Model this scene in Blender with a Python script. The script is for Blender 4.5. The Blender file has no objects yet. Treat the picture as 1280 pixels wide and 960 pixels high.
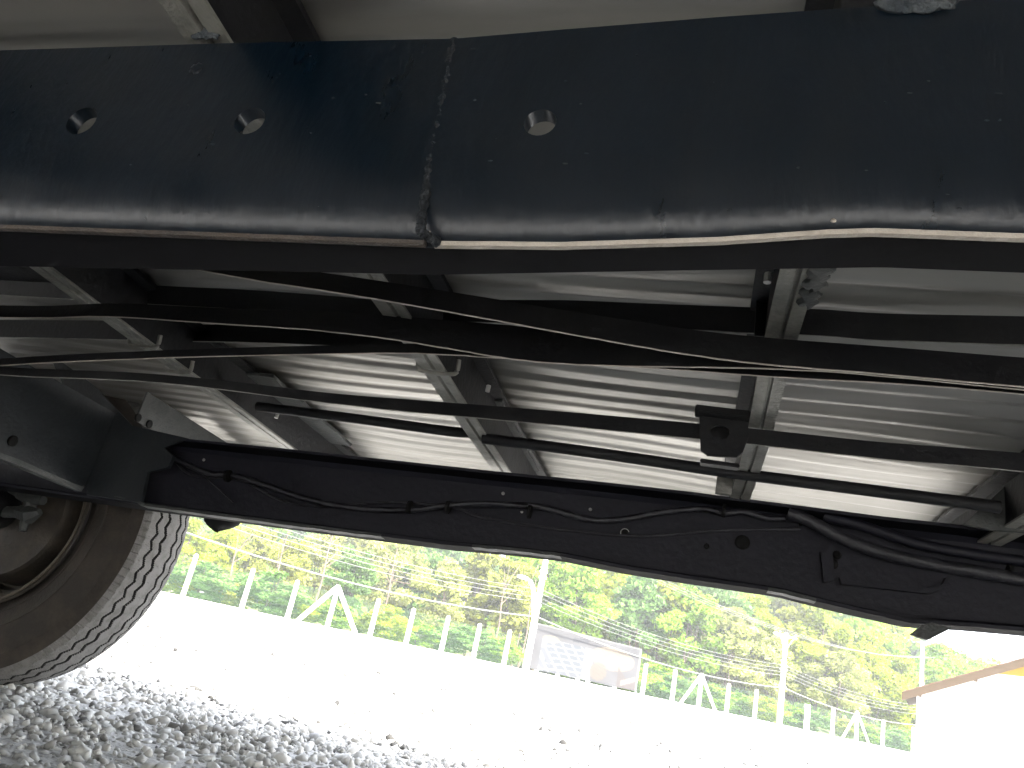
import bpy, bmesh, math, random
import numpy as np
from mathutils import Vector, Matrix
random.seed(4); rng = np.random.default_rng(7)
C = bpy.context.scene.collection
S = bpy.context.scene
R = math.radians
# ------------------------------------------------------------------ camera
F = 961.0; PH = R(12.3); TH = R(19.5); H = 0.37
fw = Vector((0, math.cos(TH), math.sin(TH))); r0 = Vector((1, 0, 0)); u0 = Vector((0, -math.sin(TH), math.cos(TH)))
cr = math.cos(PH)*r0 + math.sin(PH)*u0; cu = -math.sin(PH)*r0 + math.cos(PH)*u0
cam = bpy.data.cameras.new('camera'); co = bpy.data.objects.new('camera', cam); C.objects.link(co)
m = Matrix((cr, cu, -fw)).transposed().to_4x4(); m.translation = Vector((0, 0, H)); co.matrix_world = m
cam.sensor_width = 36; cam.lens = 36*F/1280; cam.clip_start = 0.02; cam.clip_end = 3000
S.camera = co
# ------------------------------------------------------------------ light
SUN_EL, SUN_AZ = R(50), R(140)
w = bpy.data.worlds.new("World"); S.world = w; w.use_nodes = True
nt = w.node_tree; sk = nt.nodes.new('ShaderNodeTexSky'); sk.sky_type = 'NISHITA'; sk.sun_disc = False
sk.sun_elevation = SUN_EL; sk.sun_rotation = SUN_AZ; sk.dust_density = 2.5
hs = nt.nodes.new('ShaderNodeHueSaturation'); hs.inputs['Saturation'].default_value = .35   # hazy white sky
nt.links.new(sk.outputs[0], hs.inputs['Color']); nt.links.new(hs.outputs[0], nt.nodes['Background'].inputs[0]); nt.nodes['Background'].inputs[1].default_value = 0.15
sl = bpy.data.lights.new('sun', 'SUN'); sl.energy = 2.3; sl.angle = R(0.5); sl.color = (1, .95, .86)
so = bpy.data.objects.new('sun', sl); C.objects.link(so)
sd = Vector((math.sin(SUN_AZ)*math.cos(SUN_EL), math.cos(SUN_AZ)*math.cos(SUN_EL), math.sin(SUN_EL)))
so.rotation_euler = sd.to_track_quat('Z', 'Y').to_euler(); so.location = (5, -5, 20)
S.view_settings.view_transform = 'Standard'; S.view_settings.look = 'None'; S.view_settings.gamma = 1
S.view_settings.exposure = 3.35
# ------------------------------------------------------------------ geometry of the view
def ray(x, y): return (x-640)/F*cr - (y-480)/F*cu + fw
T = ray(850, 915).normalized(); L = -ray(-2888, 60); L = (L - L.dot(T)*T).normalized(); U = L.cross(T)
M3 = Matrix((L, T, U)).transposed()
BASE = Vector((0, 1.1, -0.33))                       # truck origin in truck coordinates (across, away, up)
def Pb(x, y, b):                                     # pixel on the upright plane b metres away from the camera
    d = ray(x, y); s = b/d.dot(T); return Vector((s*d.dot(L), b, s*d.dot(U)))
def Pc(x, y, c):                                     # pixel on the level plane c metres above the camera
    d = ray(x, y); s = c/d.dot(U); return Vector((s*d.dot(L), s*d.dot(T), c))
def G(x, dist, z=0.0):                               # world point at ground distance dist in the direction of column x on the horizon
    d = ray(x, 829+.218*(x-640)); return Vector((d.x/d.y*dist, dist, z))
def Z(x, y, dist):                                   # world point seen at pixel, dist metres forward
    d = ray(x, y); return Vector((d.x/d.y*dist, dist, H + d.z/d.y*dist))
# ------------------------------------------------------------------ materials
def mat(name, col, rough=.6, metal=0., var=None, vscale=6., bump=0., bscale=80., mix=.5, trans=0., stretch=None, spec=None):
    m = bpy.data.materials.new(name); m.use_nodes = True; n = m.node_tree.nodes; l = m.node_tree.links
    b = n['Principled BSDF']; b.inputs['Roughness'].default_value = rough; b.inputs['Metallic'].default_value = metal
    b.inputs['Base Color'].default_value = (*col, 1)
    if spec is not None: b.inputs['Specular IOR Level'].default_value = spec
    tc = n.new('ShaderNodeTexCoord'); mp = n.new('ShaderNodeMapping'); l.new(tc.outputs['Object'], mp.inputs[0])
    if stretch: mp.inputs['Scale'].default_value = stretch
    if var:
        t = n.new('ShaderNodeTexNoise'); t.inputs['Scale'].default_value = vscale; t.inputs['Detail'].default_value = 8; t.inputs['Roughness'].default_value = .65
        l.new(mp.outputs[0], t.inputs['Vector'])
        r = n.new('ShaderNodeValToRGB'); r.color_ramp.elements[0].position = mix-.12; r.color_ramp.elements[1].position = mix+.16
        r.color_ramp.elements[0].color = (*col, 1); r.color_ramp.elements[1].color = (*var, 1)
        l.new(t.outputs['Fac'], r.inputs[0]); l.new(r.outputs[0], b.inputs['Base Color'])
        rr = n.new('ShaderNodeMapRange'); rr.inputs['To Min'].default_value = max(.05, rough-.1); rr.inputs['To Max'].default_value = min(1, rough+.18)
        l.new(t.outputs['Fac'], rr.inputs[0]); l.new(rr.outputs[0], b.inputs['Roughness'])
    if bump:
        t2 = n.new('ShaderNodeTexNoise'); t2.inputs['Scale'].default_value = bscale; t2.inputs['Detail'].default_value = 5
        l.new(mp.outputs[0], t2.inputs['Vector'])
        bp = n.new('ShaderNodeBump'); bp.inputs['Strength'].default_value = bump; bp.inputs['Distance'].default_value = .01
        l.new(t2.outputs['Fac'], bp.inputs['Height']); l.new(bp.outputs[0], b.inputs['Normal'])
    if trans:
        out = n['Material Output']; tr = n.new('ShaderNodeBsdfTranslucent'); mx = n.new('ShaderNodeMixShader'); mx.inputs[0].default_value = trans
        tr.inputs[0].default_value = (*[min(1, c*1.3) for c in col], 1)
        l.new(b.outputs[0], mx.inputs[1]); l.new(tr.outputs[0], mx.inputs[2]); l.new(mx.outputs[0], out.inputs[0])
    return m
M = {}
M['rail'] = mat('black chassis paint tinted sky blue', (.0008, .0045, .0095), .27, 0, (.0028, .0068, .0125), 6, .10, 60, .52, stretch=(2.2, 1, .7), spec=.42)  # sky reflection on the black paint is put into its base as blue
M['rail2'] = mat('black chassis paint inside', (.0030, .0034, .0085), .55, 0, (.006, .006, .012), 9, .15, 70, .5, spec=.35)
M['teal'] = mat('dark teal paint with dust', (.0045, .0075, .0105), .55, 0, (.016, .019, .021), 10, .2, 90, .55)
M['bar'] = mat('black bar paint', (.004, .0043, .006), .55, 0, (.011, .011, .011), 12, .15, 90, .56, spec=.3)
n = M['rail'].node_tree.nodes; l = M['rail'].node_tree.links; b = n['Principled BSDF']
t3 = n.new('ShaderNodeTexNoise'); t3.inputs['Scale'].default_value = 2.2; t3.inputs['Detail'].default_value = 10; t3.inputs['Roughness'].default_value = .75; t3.inputs['Distortion'].default_value = .6
m3 = n.new('ShaderNodeMapping'); m3.inputs['Scale'].default_value = (3.5, 1, 1.1); tc3 = n.new('ShaderNodeTexCoord'); l.new(tc3.outputs['Object'], m3.inputs[0]); l.new(m3.outputs[0], t3.inputs['Vector'])
r3 = n.new('ShaderNodeValToRGB'); r3.color_ramp.elements[0].position = .50; r3.color_ramp.elements[1].position = .78; l.new(t3.outputs['Fac'], r3.inputs[0])
x3 = n.new('ShaderNodeMix'); x3.data_type = 'RGBA'; src = b.inputs['Base Color'].links[0].from_socket; l.new(src, x3.inputs[6]); x3.inputs[7].default_value = (.0055, .0085, .012, 1); l.new(r3.outputs[0], x3.inputs[0]); l.new(x3.outputs[2], b.inputs['Base Color'])
M['flange'] = mat('rail paint with underside shade', (.0020, .0022, .0040), .8, 0, (.006, .006, .007), 5, .04, 40, .56, spec=.08)  # darker, duller rail paint: the underside's shade put into its colour
M['seam'] = mat('painted over weld', (.003, .006, .010), .6, 0, (.007, .010, .014), 60, .5, 200, .5)
M['edge'] = mat('worn steel and lit bar edge', (.38, .34, .29), .4, .3, (.20, .17, .14), 9, .3, 150, .66)  # worn steel on the near rail, painted light on the bar edges
M['brownshine'] = mat('brown highlight edge', (.05, .036, .026), .5, .1, (.018, .016, .016), 16, .3, 150, .55)  # brown highlight put into the edge's own colour
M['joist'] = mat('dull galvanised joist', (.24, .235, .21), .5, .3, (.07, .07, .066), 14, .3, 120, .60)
M['sheet'] = mat('corrugated floor sheet', (.27, .26, .24), .42, .70, (.20, .195, .175), 3.0, .05, 30, .55, stretch=(.25, 1.6, 1))
M['weld'] = mat('weld spatter grey', (.02, .028, .036), .5, .1, (.09, .10, .105), 60, .6, 200, .55)
M['gusset'] = mat('grey gusset primer', (.045, .048, .046), .6, 0, (.03, .034, .034), 18, .3, 120, .55)
M['hose'] = mat('black rubber hose', (.006, .006, .010), .42, 0, (.03, .03, .035), 30, .25, 120, .55)
M['chrome'] = mat('bright clip metal', (.5, .5, .48), .35, .6)
M['side'] = mat('dusty brown tyre sidewall', (.026, .021, .0165), .8, 0, (.058, .046, .036), 14, .3, 120, .55)
M['tread'] = mat('grey dusty tyre tread', (.185, .178, .168), .85, 0, (.11, .105, .095), 30, .5, 250, .58)
M['groove'] = mat('dark tyre groove rubber', (.012, .012, .012), .9)
M['rim'] = mat('dusty brown wheel rim', (.032, .027, .022), .6, .2, (.075, .06, .045), 12, .3, 100, .55)
M['rimlip'] = mat('worn rim lip', (.10, .085, .06), .5, .3, (.05, .04, .03), 20, .2, 100)
M['pebble'] = mat('crushed grey stone', (.44, .43, .40), .9)
M['concrete'] = mat('white painted concrete', (.78, .77, .74), .8, 0, (.62, .61, .58), 3, .2, 20, .6)
M['pole'] = mat('pale concrete pole', (.62, .59, .54), .85, 0, (.5, .47, .42), 3, .2, 20, .6)
M['lamp'] = mat('grey lamp metal', (.85, .85, .85), .4, .2)
M['wire'] = mat('pale weathered cable', (.13, .13, .12), .7)
M['wall'] = mat('white rendered wall', (.80, .78, .72), .9, 0, (.74, .72, .66), 1.5, .1, 20)
M['yellow'] = mat('yellow wall in eave shade', (.30, .19, .008), .85, 0, (.27, .17, .008), 2, .1, 20)  # wall yellow as it shows in the eave's shade
M['wood'] = mat('brown eave timber', (.048, .026, .007), .8, 0, (.036, .019, .005), 3, .3, 30, .55, stretch=(1, 8, 8))
M['tile'] = mat('clay roof tile', (.10, .055, .03), .85, 0, (.07, .04, .022), 4, .3, 20)
M['carw'] = mat('white car paint', (.8, .8, .8), .3)
M['glass'] = mat('dark car glass', (.02, .025, .03), .1)
M['black'] = mat('black rubber', (.004, .004, .004), .8, spec=.2)  # also colours the discs that paint the dark of holes
M['soil'] = mat('grass and red soil', (.10, .12, .035), .95, 0, (.28, .17, .10), .12, .5, 3, .56)
M['trunk'] = mat('pale brown bark', (.13, .10, .07), .9, 0, (.07, .055, .04), 3, .6, 12)
M['bush'] = mat('hill scrub', (.07, .10, .03), .95, 0, (.12, .13, .04), .2, .8, 2)
M['rlens'] = mat('amber reflector', (.5, .2, .03), .3)
# per-stone colour comes from an attribute
n = M['pebble'].node_tree.nodes; at = n.new('ShaderNodeAttribute'); at.attribute_name = 'tint'
M['pebble'].node_tree.links.new(at.outputs['Color'], n['Principled BSDF'].inputs['Base Color'])
def leafmat(name, col, col2):
    m = mat(name, col, .55, 0, col2, .8, 0, 1, .5, trans=.35, spec=.25)
    n = m.node_tree.nodes; l = m.node_tree.links; at = n.new('ShaderNodeAttribute'); at.attribute_name = 'tint'
    mx = n.new('ShaderNodeMix'); mx.data_type = 'RGBA'; mx.blend_type = 'MULTIPLY'; mx.inputs[0].default_value = 1
    b = n['Principled BSDF']; src = b.inputs['Base Color'].links[0].from_socket
    l.new(src, mx.inputs[6]); l.new(at.outputs['Color'], mx.inputs[7]); l.new(mx.outputs[2], b.inputs['Base Color'])
    for q in n:
        if q.type == 'BSDF_TRANSLUCENT': l.new(mx.outputs[2], q.inputs[0])
    return m
LM = {'yellow': leafmat('yellow green leaves', (.25, .33, .016), (.33, .36, .018)),
      'bright': leafmat('bright green leaves', (.15, .28, .022), (.23, .34, .028)),
      'teal': leafmat('blue green leaves', (.10, .20, .045), (.14, .23, .06)),
      'pale': leafmat('pale dusty leaves', (.28, .30, .085), (.24, .28, .07)),
      'olive': leafmat('olive leaves', (.21, .24, .03), (.25, .26, .04)),
      'blue': leafmat('distant bluish leaves', (.09, .14, .10), (.115, .16, .12))}
# ------------------------------------------------------------------ builders
class MB:
    def __init__(s): s.v = []; s.f = []; s.mi = []
    def add(s, vs, fs, mi=0):
        o = len(s.v); s.v += [tuple(v) for v in vs]; s.f += [tuple(i+o for i in f) for f in fs]; s.mi += [mi]*len(fs); return s
    def box(s, a, b, mi=0):
        x0, y0, z0 = a; x1, y1, z1 = b
        return s.add([(x0,y0,z0),(x1,y0,z0),(x1,y1,z0),(x0,y1,z0),(x0,y0,z1),(x1,y0,z1),(x1,y1,z1),(x0,y1,z1)],
            [(0,3,2,1),(4,5,6,7),(0,1,5,4),(1,2,6,5),(2,3,7,6),(3,0,4,7)], mi)
    def loft(s, secs, closed=True, caps=True, mi=0):
        k = len(secs[0]); vs = [p for q in secs for p in q]; fs = []
        for i in range(len(secs)-1):
            for j in range(k if closed else k-1):
                j2 = (j+1) % k; fs.append((i*k+j, i*k+j2, (i+1)*k+j2, (i+1)*k+j))
        if caps and closed: fs += [tuple(range(k))[::-1], tuple((len(secs)-1)*k+j for j in range(k))]
        return s.add(vs, fs, mi)
    def tube(s, pts, r, n=8, mi=0, jit=0):
        pts = [Vector(p) for p in pts]; rr = r if isinstance(r, (list, tuple)) else [r]*len(pts); secs = []
        for i, p in enumerate(pts):
            d = (pts[min(i+1, len(pts)-1)] - pts[max(i-1, 0)]).normalized()
            up = Vector((0,0,1)) if abs(d.z) < .9 else Vector((1,0,0)); x = d.cross(up).normalized(); y = x.cross(d)
            ri = rr[i]*(1+random.uniform(-jit, jit))
            secs.append([p + (x*math.cos(2*math.pi*j/n) + y*math.sin(2*math.pi*j/n))*ri*(1+random.uniform(-jit, jit)) for j in range(n)])
        return s.loft(secs, mi=mi)
    def bar(s, pts, wb, hc, mi=0):
        """bar of upright rectangular section (wb across, hc high, hanging below the given top line), in truck coordinates; bottom face gets mi+1"""
        for i in range(len(pts)-1):
            pass
        secs = []
        for i, p in enumerate(pts):
            w_ = wb; h_ = hc[i] if isinstance(hc, list) else hc
            secs.append([Vector(p)+Vector((0, -w_/2, 0)), Vector(p)+Vector((0, w_/2, 0)), Vector(p)+Vector((0, w_/2, -h_)), Vector(p)+Vector((0, -w_/2, -h_))])
        return s.loft(secs, mi=mi)
    def obj(s, name, mats, parent=None, smooth=False, truck=True):
        me = bpy.data.meshes.new(name); vs = s.v
        me.from_pydata(vs, [], s.f); mats = mats if isinstance(mats, (list, tuple)) else [mats]
        for q in mats: me.materials.append(q)
        me.polygons.foreach_set('material_index', s.mi)
        bm = bmesh.new(); bm.from_mesh(me); bmesh.ops.recalc_face_normals(bm, faces=bm.faces); bm.to_mesh(me); bm.free()
        if smooth: me.polygons.foreach_set('use_smooth', [True]*len(me.polygons))
        o = bpy.data.objects.new(name, me); C.objects.link(o)
        if parent: o.parent = parent
        return o
def tag(o, label=None, cat=None, group=None, kind=None):
    if label: o['label'] = label
    if cat: o['category'] = cat
    if group: o['group'] = group
    if kind: o['kind'] = kind
    return o
def empty(name, loc, label, cat, group=None, rz=0):
    o = bpy.data.objects.new(name, None); C.objects.link(o); o.location = loc; o.rotation_euler.z = rz; o.empty_display_size = .2
    return tag(o, label, cat, group)
def smooth_by_angle(o, ang=35):
    me = o.data; me.polygons.foreach_set('use_smooth', [True]*len(me.polygons)); me.set_sharp_from_angle(angle=R(ang))
def lerpl(pts, x):                                   # piecewise linear through (x, value)
    for (x0, y0), (x1, y1) in zip(pts, pts[1:]):
        if x <= x1: 
            t = (x-x0)/(x1-x0); return y0+(y1-y0)*t
    (x0, y0), (x1, y1) = pts[-2:]; return y1 + (y1-y0)*(x-x1)/(x1-x0)
def spline(pts, n=6):                                # Catmull-Rom through Vectors
    P = [Vector(p) for p in pts]; P = [2*P[0]-P[1]] + P + [2*P[-1]-P[-2]]; out = []
    for i in range(1, len(P)-2):
        for k in range(n):
            t = k/n; a, b, c, d = P[i-1:i+3]
            out.append(.5*((2*b) + (c-a)*t + (2*a-5*b+4*c-d)*t*t + (3*b-a-3*c+d)*t**3))
    out.append(P[-2]); return out

# ================================================================== GROUND
me = MB(); me.add([(-900,-900,0),(900,-900,0),(900,1500,0),(-900,1500,0)], [(0,1,2,3)])
tag(me.obj('ground', M['soil']), kind='structure')
# fence line
FA, FB = G(230, 40), G(1103, 66)
def fence_at(x):
    d = ray(x, 829+.218*(x-640)); k = d.x/d.y; dx, dy = FB.x-FA.x, FB.y-FA.y
    t = (k*FA.y-FA.x)/(dx-k*dy); return Vector((FA.x+t*dx, FA.y+t*dy, 0))
# gravel yard: a sheet 4 mm above the ground, sunlit crushed stone
yd = mat('white crushed stone yard', (.52, .51, .49), .95, 0, (.16, .155, .145), 75, .9, 60, .62)
f0, f1 = FA+(FA-FB)*1.5, FB+(FB-FA)*1.2
my = MB(); my.add([(-40,-30,.004),(60,-30,.004),(f1.x,f1.y+.6,.004),(f0.x,f0.y+.6,.004)], [(0,1,2,3)])
tag(my.obj('gravel_yard', yd), kind='structure')

def stones(name, cx, cy, rad, size, hmin, ground):
    """faceted crushed stones as one mesh (numpy)"""
    N = len(cx)
    bm = bmesh.new(); bmesh.ops.create_icosphere(bm, subdivisions=1, radius=1); bv = np.array([v.co[:] for v in bm.verts]); bf = np.array([[v.index for v in f.verts] for f in bm.faces]); bm.free()
    bm = bmesh.new(); bmesh.ops.create_cube(bm, size=1.5); bmesh.ops.bevel(bm, geom=bm.edges[:], offset=.28, segments=1, affect='EDGES', profile=.5)
    bmesh.ops.triangulate(bm, faces=bm.faces[:]); bm.verts.index_update(); bm.free()
    k = len(bv)
    v = bv[None]*(1+rng.uniform(-.28, .28, (N, k, 1)))
    sc = np.stack([size*rng.uniform(.75, 1.35, N), size*rng.uniform(.6, 1.0, N), size*rng.uniform(.42, .8, N)], 1)
    v = v*sc[:, None]
    q = rng.normal(size=(N, 4)); q[:, 1:3] *= .45; q /= np.linalg.norm(q, axis=1)[:, None]; ww, x, y, z = q.T
    Rm = np.stack([1-2*(y*y+z*z), 2*(x*y-z*ww), 2*(x*z+y*ww), 2*(x*y+z*ww), 1-2*(x*x+z*z), 2*(y*z-x*ww), 2*(x*z-y*ww), 2*(y*z+x*ww), 1-2*(x*x+y*y)], 1).reshape(N, 3, 3)
    v = np.einsum('nij,nkj->nki', Rm, v)
    v[:, :, 0] += cx[:, None]; v[:, :, 1] += cy[:, None]; v[:, :, 2] += (hmin+size*.25)[:, None]
    f = (bf[None]+(np.arange(N)*k)[:, None, None]).reshape(-1, 3)
    me = bpy.data.meshes.new(name); me.vertices.add(N*k); me.vertices.foreach_set('co', v.reshape(-1))
    me.loops.add(len(f)*3); me.loops.foreach_set('vertex_index', f.reshape(-1).astype(np.int32))
    me.polygons.add(len(f)); me.polygons.foreach_set('loop_start', np.arange(len(f), dtype=np.int32)*3); me.polygons.foreach_set('loop_total', np.full(len(f), 3, np.int32))
    me.update(); g = rng.uniform(.42, .70, N); wv = rng.uniform(.0, .04, N)
    dark = rng.random(N) < .12; g[dark] *= rng.uniform(.35, .7, dark.sum())
    dk2 = (rng.random(N) < .13) & (cy > 3.0); g[dk2] = rng.uniform(.03, .15, dk2.sum())
    colr = np.stack([g*(1+wv), g, g*(.965-wv), np.ones(N)], 1).repeat(k, 0)
    a = me.color_attributes.new('tint', 'FLOAT_COLOR', 'POINT'); a.data.foreach_set('color', colr.reshape(-1))
    me.materials.append(M['pebble']); o = bpy.data.objects.new(name, me); C.objects.link(o); return o
def scatter(n, y0, y1, k0, k1, marg):
    yy = np.sqrt(rng.uniform(y0*y0, y1*y1, n)); xx = rng.uniform(0, 1, n); lo = k0*yy-marg; hi = k1*yy+marg; return lo+(hi-lo)*xx, yy
ax, ay = scatter(44000, 1.0, 4.2, -.75, .7, .35)
bx, by = scatter(30000, 4.2, 11., -.75, .85, .3)
gx = np.concatenate([ax, bx]); gy = np.concatenate([ay, by])
sz = np.clip(rng.lognormal(math.log(.0092), .42, len(gx)), .005, .024)
sz[len(ax):] *= 1.25
lump = .010*np.sin(gx*5.1+1.2)*np.sin(gy*4.3) + .006*np.sin(gx*13+gy*9)
st = stones('gravel', gx, gy, None, sz, np.maximum(lump, -.002)*.8+.002*0, None)
tag(st, 'loose crushed grey stones spread over the yard by the wheel', 'gravel', kind='stuff')
# stone bed behind the camera, for other views
cx_, cy_ = rng.uniform(-2.2, 2.2, 5000), rng.uniform(-1.0, 1.0, 5000)

# ================================================================== TRUCK
truck = bpy.data.objects.new('flatbed_truck', None); C.objects.link(truck)
tm = M3.to_4x4(); tm.translation = Vector((0, 0, H)) + M3 @ BASE; truck.matrix_world = tm
tag(truck, 'underside of a black framed flatbed truck with pale corrugated floor and dusty wheel', 'truck')
class TB(MB):
    def part(s, name, mats, parent=truck, smooth=None, label=None):
        s.v = [tuple(Vector(v)-BASE) for v in s.v]
        o = s.obj(name, mats, parent)
        if smooth: smooth_by_angle(o, smooth)
        if label: o['label'] = label
        return o
B1 = .44
# ---- near chassis rail: lofted C section with its web to the camera
tops = [(-700, 88), (0, 62), (280, 53), (570, 47), (700, 36), (900, 20), (1130, 4), (1280, -6), (2200, -40)]
cors = [(-700, 255), (0, 272), (530, 290), (700, 291), (900, 284), (1040, 274), (1100, 272), (1280, 278), (2200, 300)]
bots = [(-700, 318), (0, 333), (300, 339), (550, 344), (900, 338), (1100, 335), (1280, 342), (2200, 360)]
def c_at(tab, x, b): return Pb(x, lerpl(tab, x), b)
xs = list(range(-700, 2201, 20))
def web_point(x, dc, b):  # column x read at the lower corner line
    p = c_at(cors, x, B1); return p
def along(tab, b):                                   # outline on an upright plane as (a, c) arrays
    q = [Pb(x, lerpl(tab, x), b) for x in range(-900, 2401, 10)]; return np.array([p.x for p in q]), np.array([p.z for p in q])
ta, tc_ = along(tops, B1); ca_, cc_ = along(cors, B1)
fa, fb = [], []
for x in range(-900, 2401, 10):
    g_ = .29
    for _ in range(4): p = Pc(x, lerpl(bots, x), g_); g_ = float(np.interp(p.x, ca_, cc_))+.007
    fa.append(p.x); fb.append(p.y)
secs = []
for x in xs:
    a = c_at(cors, x, B1).x; cc = float(np.interp(a, ca_, cc_)); ct_a = float(np.interp(a, ta, tc_))
    bf = max(B1+.03, min(B1+.14, float(np.interp(a, fa, fb)))); t = .007; r = .075; out = []
    out.append((B1+.055, ct_a)); out.append((B1+.001, ct_a)); out.append((B1, ct_a-.001))
    for k in range(0, 16):
        th = k/15*math.pi/2; out.append((B1+.021*(1-math.cos(th)), cc+r-r*math.sin(th)))
    out += [(B1+.023, cc), (B1+.024, cc+.004), (bf-.004, cc+.005), (bf, cc+.008)]
    inn = [(bf, cc+.013), (B1+.036, cc+.0145), (B1+.0170, cc+.050), (B1+.008, ct_a-.012), (B1+.055, ct_a-.008)]
    secs.append([(a, bb, c) for bb, c in out+inn])
tb = TB(); tb.loft(secs)
rail = tb.part('chassis_rail', [M['rail'], M['flange']], label='near chassis rail with three drilled holes and a weld seam')
# drilled holes
for p_ in rail.data.polygons:
    if p_.center.y+BASE.y > B1+.0215: p_.material_index = 1
cut = MB()
for hx, hy, rr_ in ((102, 151, .0150), (312, 151, .0140), (675, 153, .0125)):
    p = Pb(hx, hy, B1)-BASE
    cut.loft([[(p.x+rr_*math.cos(t_), p.y+db, p.z+rr_*math.sin(t_)) for t_ in [2*math.pi*j/24 for j in range(24)]] for db in (-.03, .03)])
cobj = cut.obj('cutter', M['rail'], truck)
md = rail.modifiers.new('b', 'BOOLEAN'); md.operation = 'DIFFERENCE'; md.object = cobj; md.solver = 'EXACT'
bpy.context.view_layer.update()
dg = bpy.context.evaluated_depsgraph_get(); nm = bpy.data.meshes.new_from_object(rail.evaluated_get(dg)); rail.modifiers.clear(); rail.data = nm; nm.name = 'chassis_rail'
bpy.data.objects.remove(cobj); smooth_by_angle(rail, 30)
# lower edge strips: worn steel at right, brown highlight painted in at left
def edge_strip(x0, x1, m_, dz, th, lab):
    sc_ = []
    for x in range(x0, x1+1, 12):
        p = c_at(cors, x, B1); j = random.uniform(-.00012, .00012); w0 = B1+.0125; w1 = B1+.016
        sc_.append([(p.x, w0, p.z-dz+j+.003), (p.x, w0+.001, p.z-dz+j), (p.x, w0+.005, p.z-dz-.0003+j), (p.x, w0+.007, p.z+th)])
    t_ = TB(); t_.loft(sc_); t_.part('worn_or_lit_edge', m_, smooth=40, label=lab)
edge_strip(536, 2100, M['edge'], .0022, .006, 'bright worn lower edge of the near rail')
edge_strip(-700, 524, M['brownshine'], .0015, .006, 'brown highlight painted on the lower edge of the near rail')
# weld seam across the web
pts = [Pb(568, 50, B1+.0030), Pb(560, 95, B1+.0030), Pb(549, 150, B1+.0030), Pb(539, 200, B1+.0030), Pb(531, 250, B1+.0030), Pb(526, 285, B1-.003), Pb(533, 294, B1+.002), Pb(548, 304, B1+.015)]
t_ = TB(); t_.tube(spline(pts, 16), .0034, 8, jit=.2); t_.part('weld_seam', M['seam'], smooth=80)
def blob(name, x, y, b, r_, n_=14, m_='weld', sx=1., sz_=1., lab=None):
    bm = bmesh.new(); bmesh.ops.create_icosphere(bm, subdivisions=3 if r_ > .003 else 1, radius=1); p = Pb(x, y, b); ph = [random.uniform(0, 6) for _ in range(6)]
    vs = []
    for v in bm.verts:
        q = v.co; k = 1+.22*math.sin(q.x*4.1+ph[0])*math.cos(q.z*3.7+ph[1])+.13*math.sin(q.x*9+ph[2]+q.z*7)+.06*random.uniform(-1, 1)
        vs.append((p.x+q.x*k*r_*sx, p.y+q.y*k*r_*.32, p.z+q.z*k*r_*sz_*.8))
    t_ = TB(); t_.add(vs, [[v.index for v in f.verts] for f in bm.faces]); bm.free(); return t_.part(name, M[m_], smooth=70, label=lab)
blob('weld_bead', 260, 40, B1-.001, .0115, 18, sx=1.3)
blob('weld_bead', 245, 86, B1, .006, 8, 'rail', sz_=1.3)
blob('weld_bead', 1145, 2, B1-.001, .014, 20, sx=1.8)
blob('weld_bead', 531, 292, B1+.001, .004, 8, 'edge')
blob('weld_bead', 1042, 276, B1+.001, .0022, 5, 'edge')
for (x, y) in ((182, 273), (350, 92), (388, 70), (346, 97), (163, 206), (457, 118), (1250, 150)): blob('weld_spatter', x, y, B1-.0003, .0012, 3)

for i in range(34):
    x_, y_ = random.uniform(10, 1270), random.uniform(60, 262)
    if min(abs(x_-q_) for q_ in (102, 312, 675)) > 30: blob('dirt_speck', x_, y_, B1-.0002, random.uniform(.0005, .0013), m_=random.choice(['weld', 'seam', 'gusset']), sx=random.uniform(.6, 2.5))
# ---- far chassis rail: C section open towards the camera
B2 = 1.75
ftop = [(-600, 470), (130, 538), (350, 560), (610, 588), (740, 601), (850, 613), (1000, 632), (1100, 645), (1210, 657), (1280, 665), (1900, 735)]
fbot = [(-600, 525), (180, 632), (400, 661), (560, 681), (640, 688), (700, 695), (780, 711), (850, 722), (975, 740), (1050, 759), (1140, 779), (1210, 783), (1280, 789), (1900, 850)]
FT = along(ftop, B2-.065); secs = []
for x in range(-600, 1901, 20):
    pb = c_at(fbot, x, B2-.06); a = pb.x; ct = float(np.interp(a, *FT)); cb = pb.z
    j = random.uniform(-.0006, .0006); f = B2-.06; f2 = B2-.065
    prof = [(B2+.006, ct), (f2, ct), (f2, ct-.007), (B2-.014, ct-.009), (B2-.004, ct-.02), (B2-.002, cb+.02), (B2-.012, cb+.008), (f, cb+.007+j), (f, cb+j), (B2+.006, cb+.0)]
    secs.append([(a, bb, c) for bb, c in prof])
t_ = TB(); t_.loft(secs); far = t_.part('chassis_rail', [M['rail2'], M['flange']], smooth=30, label='far chassis rail carrying hoses')
for i_, p_ in enumerate(far.data.polygons):
    if p_.normal.z < -.8: p_.material_index = 1
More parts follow.
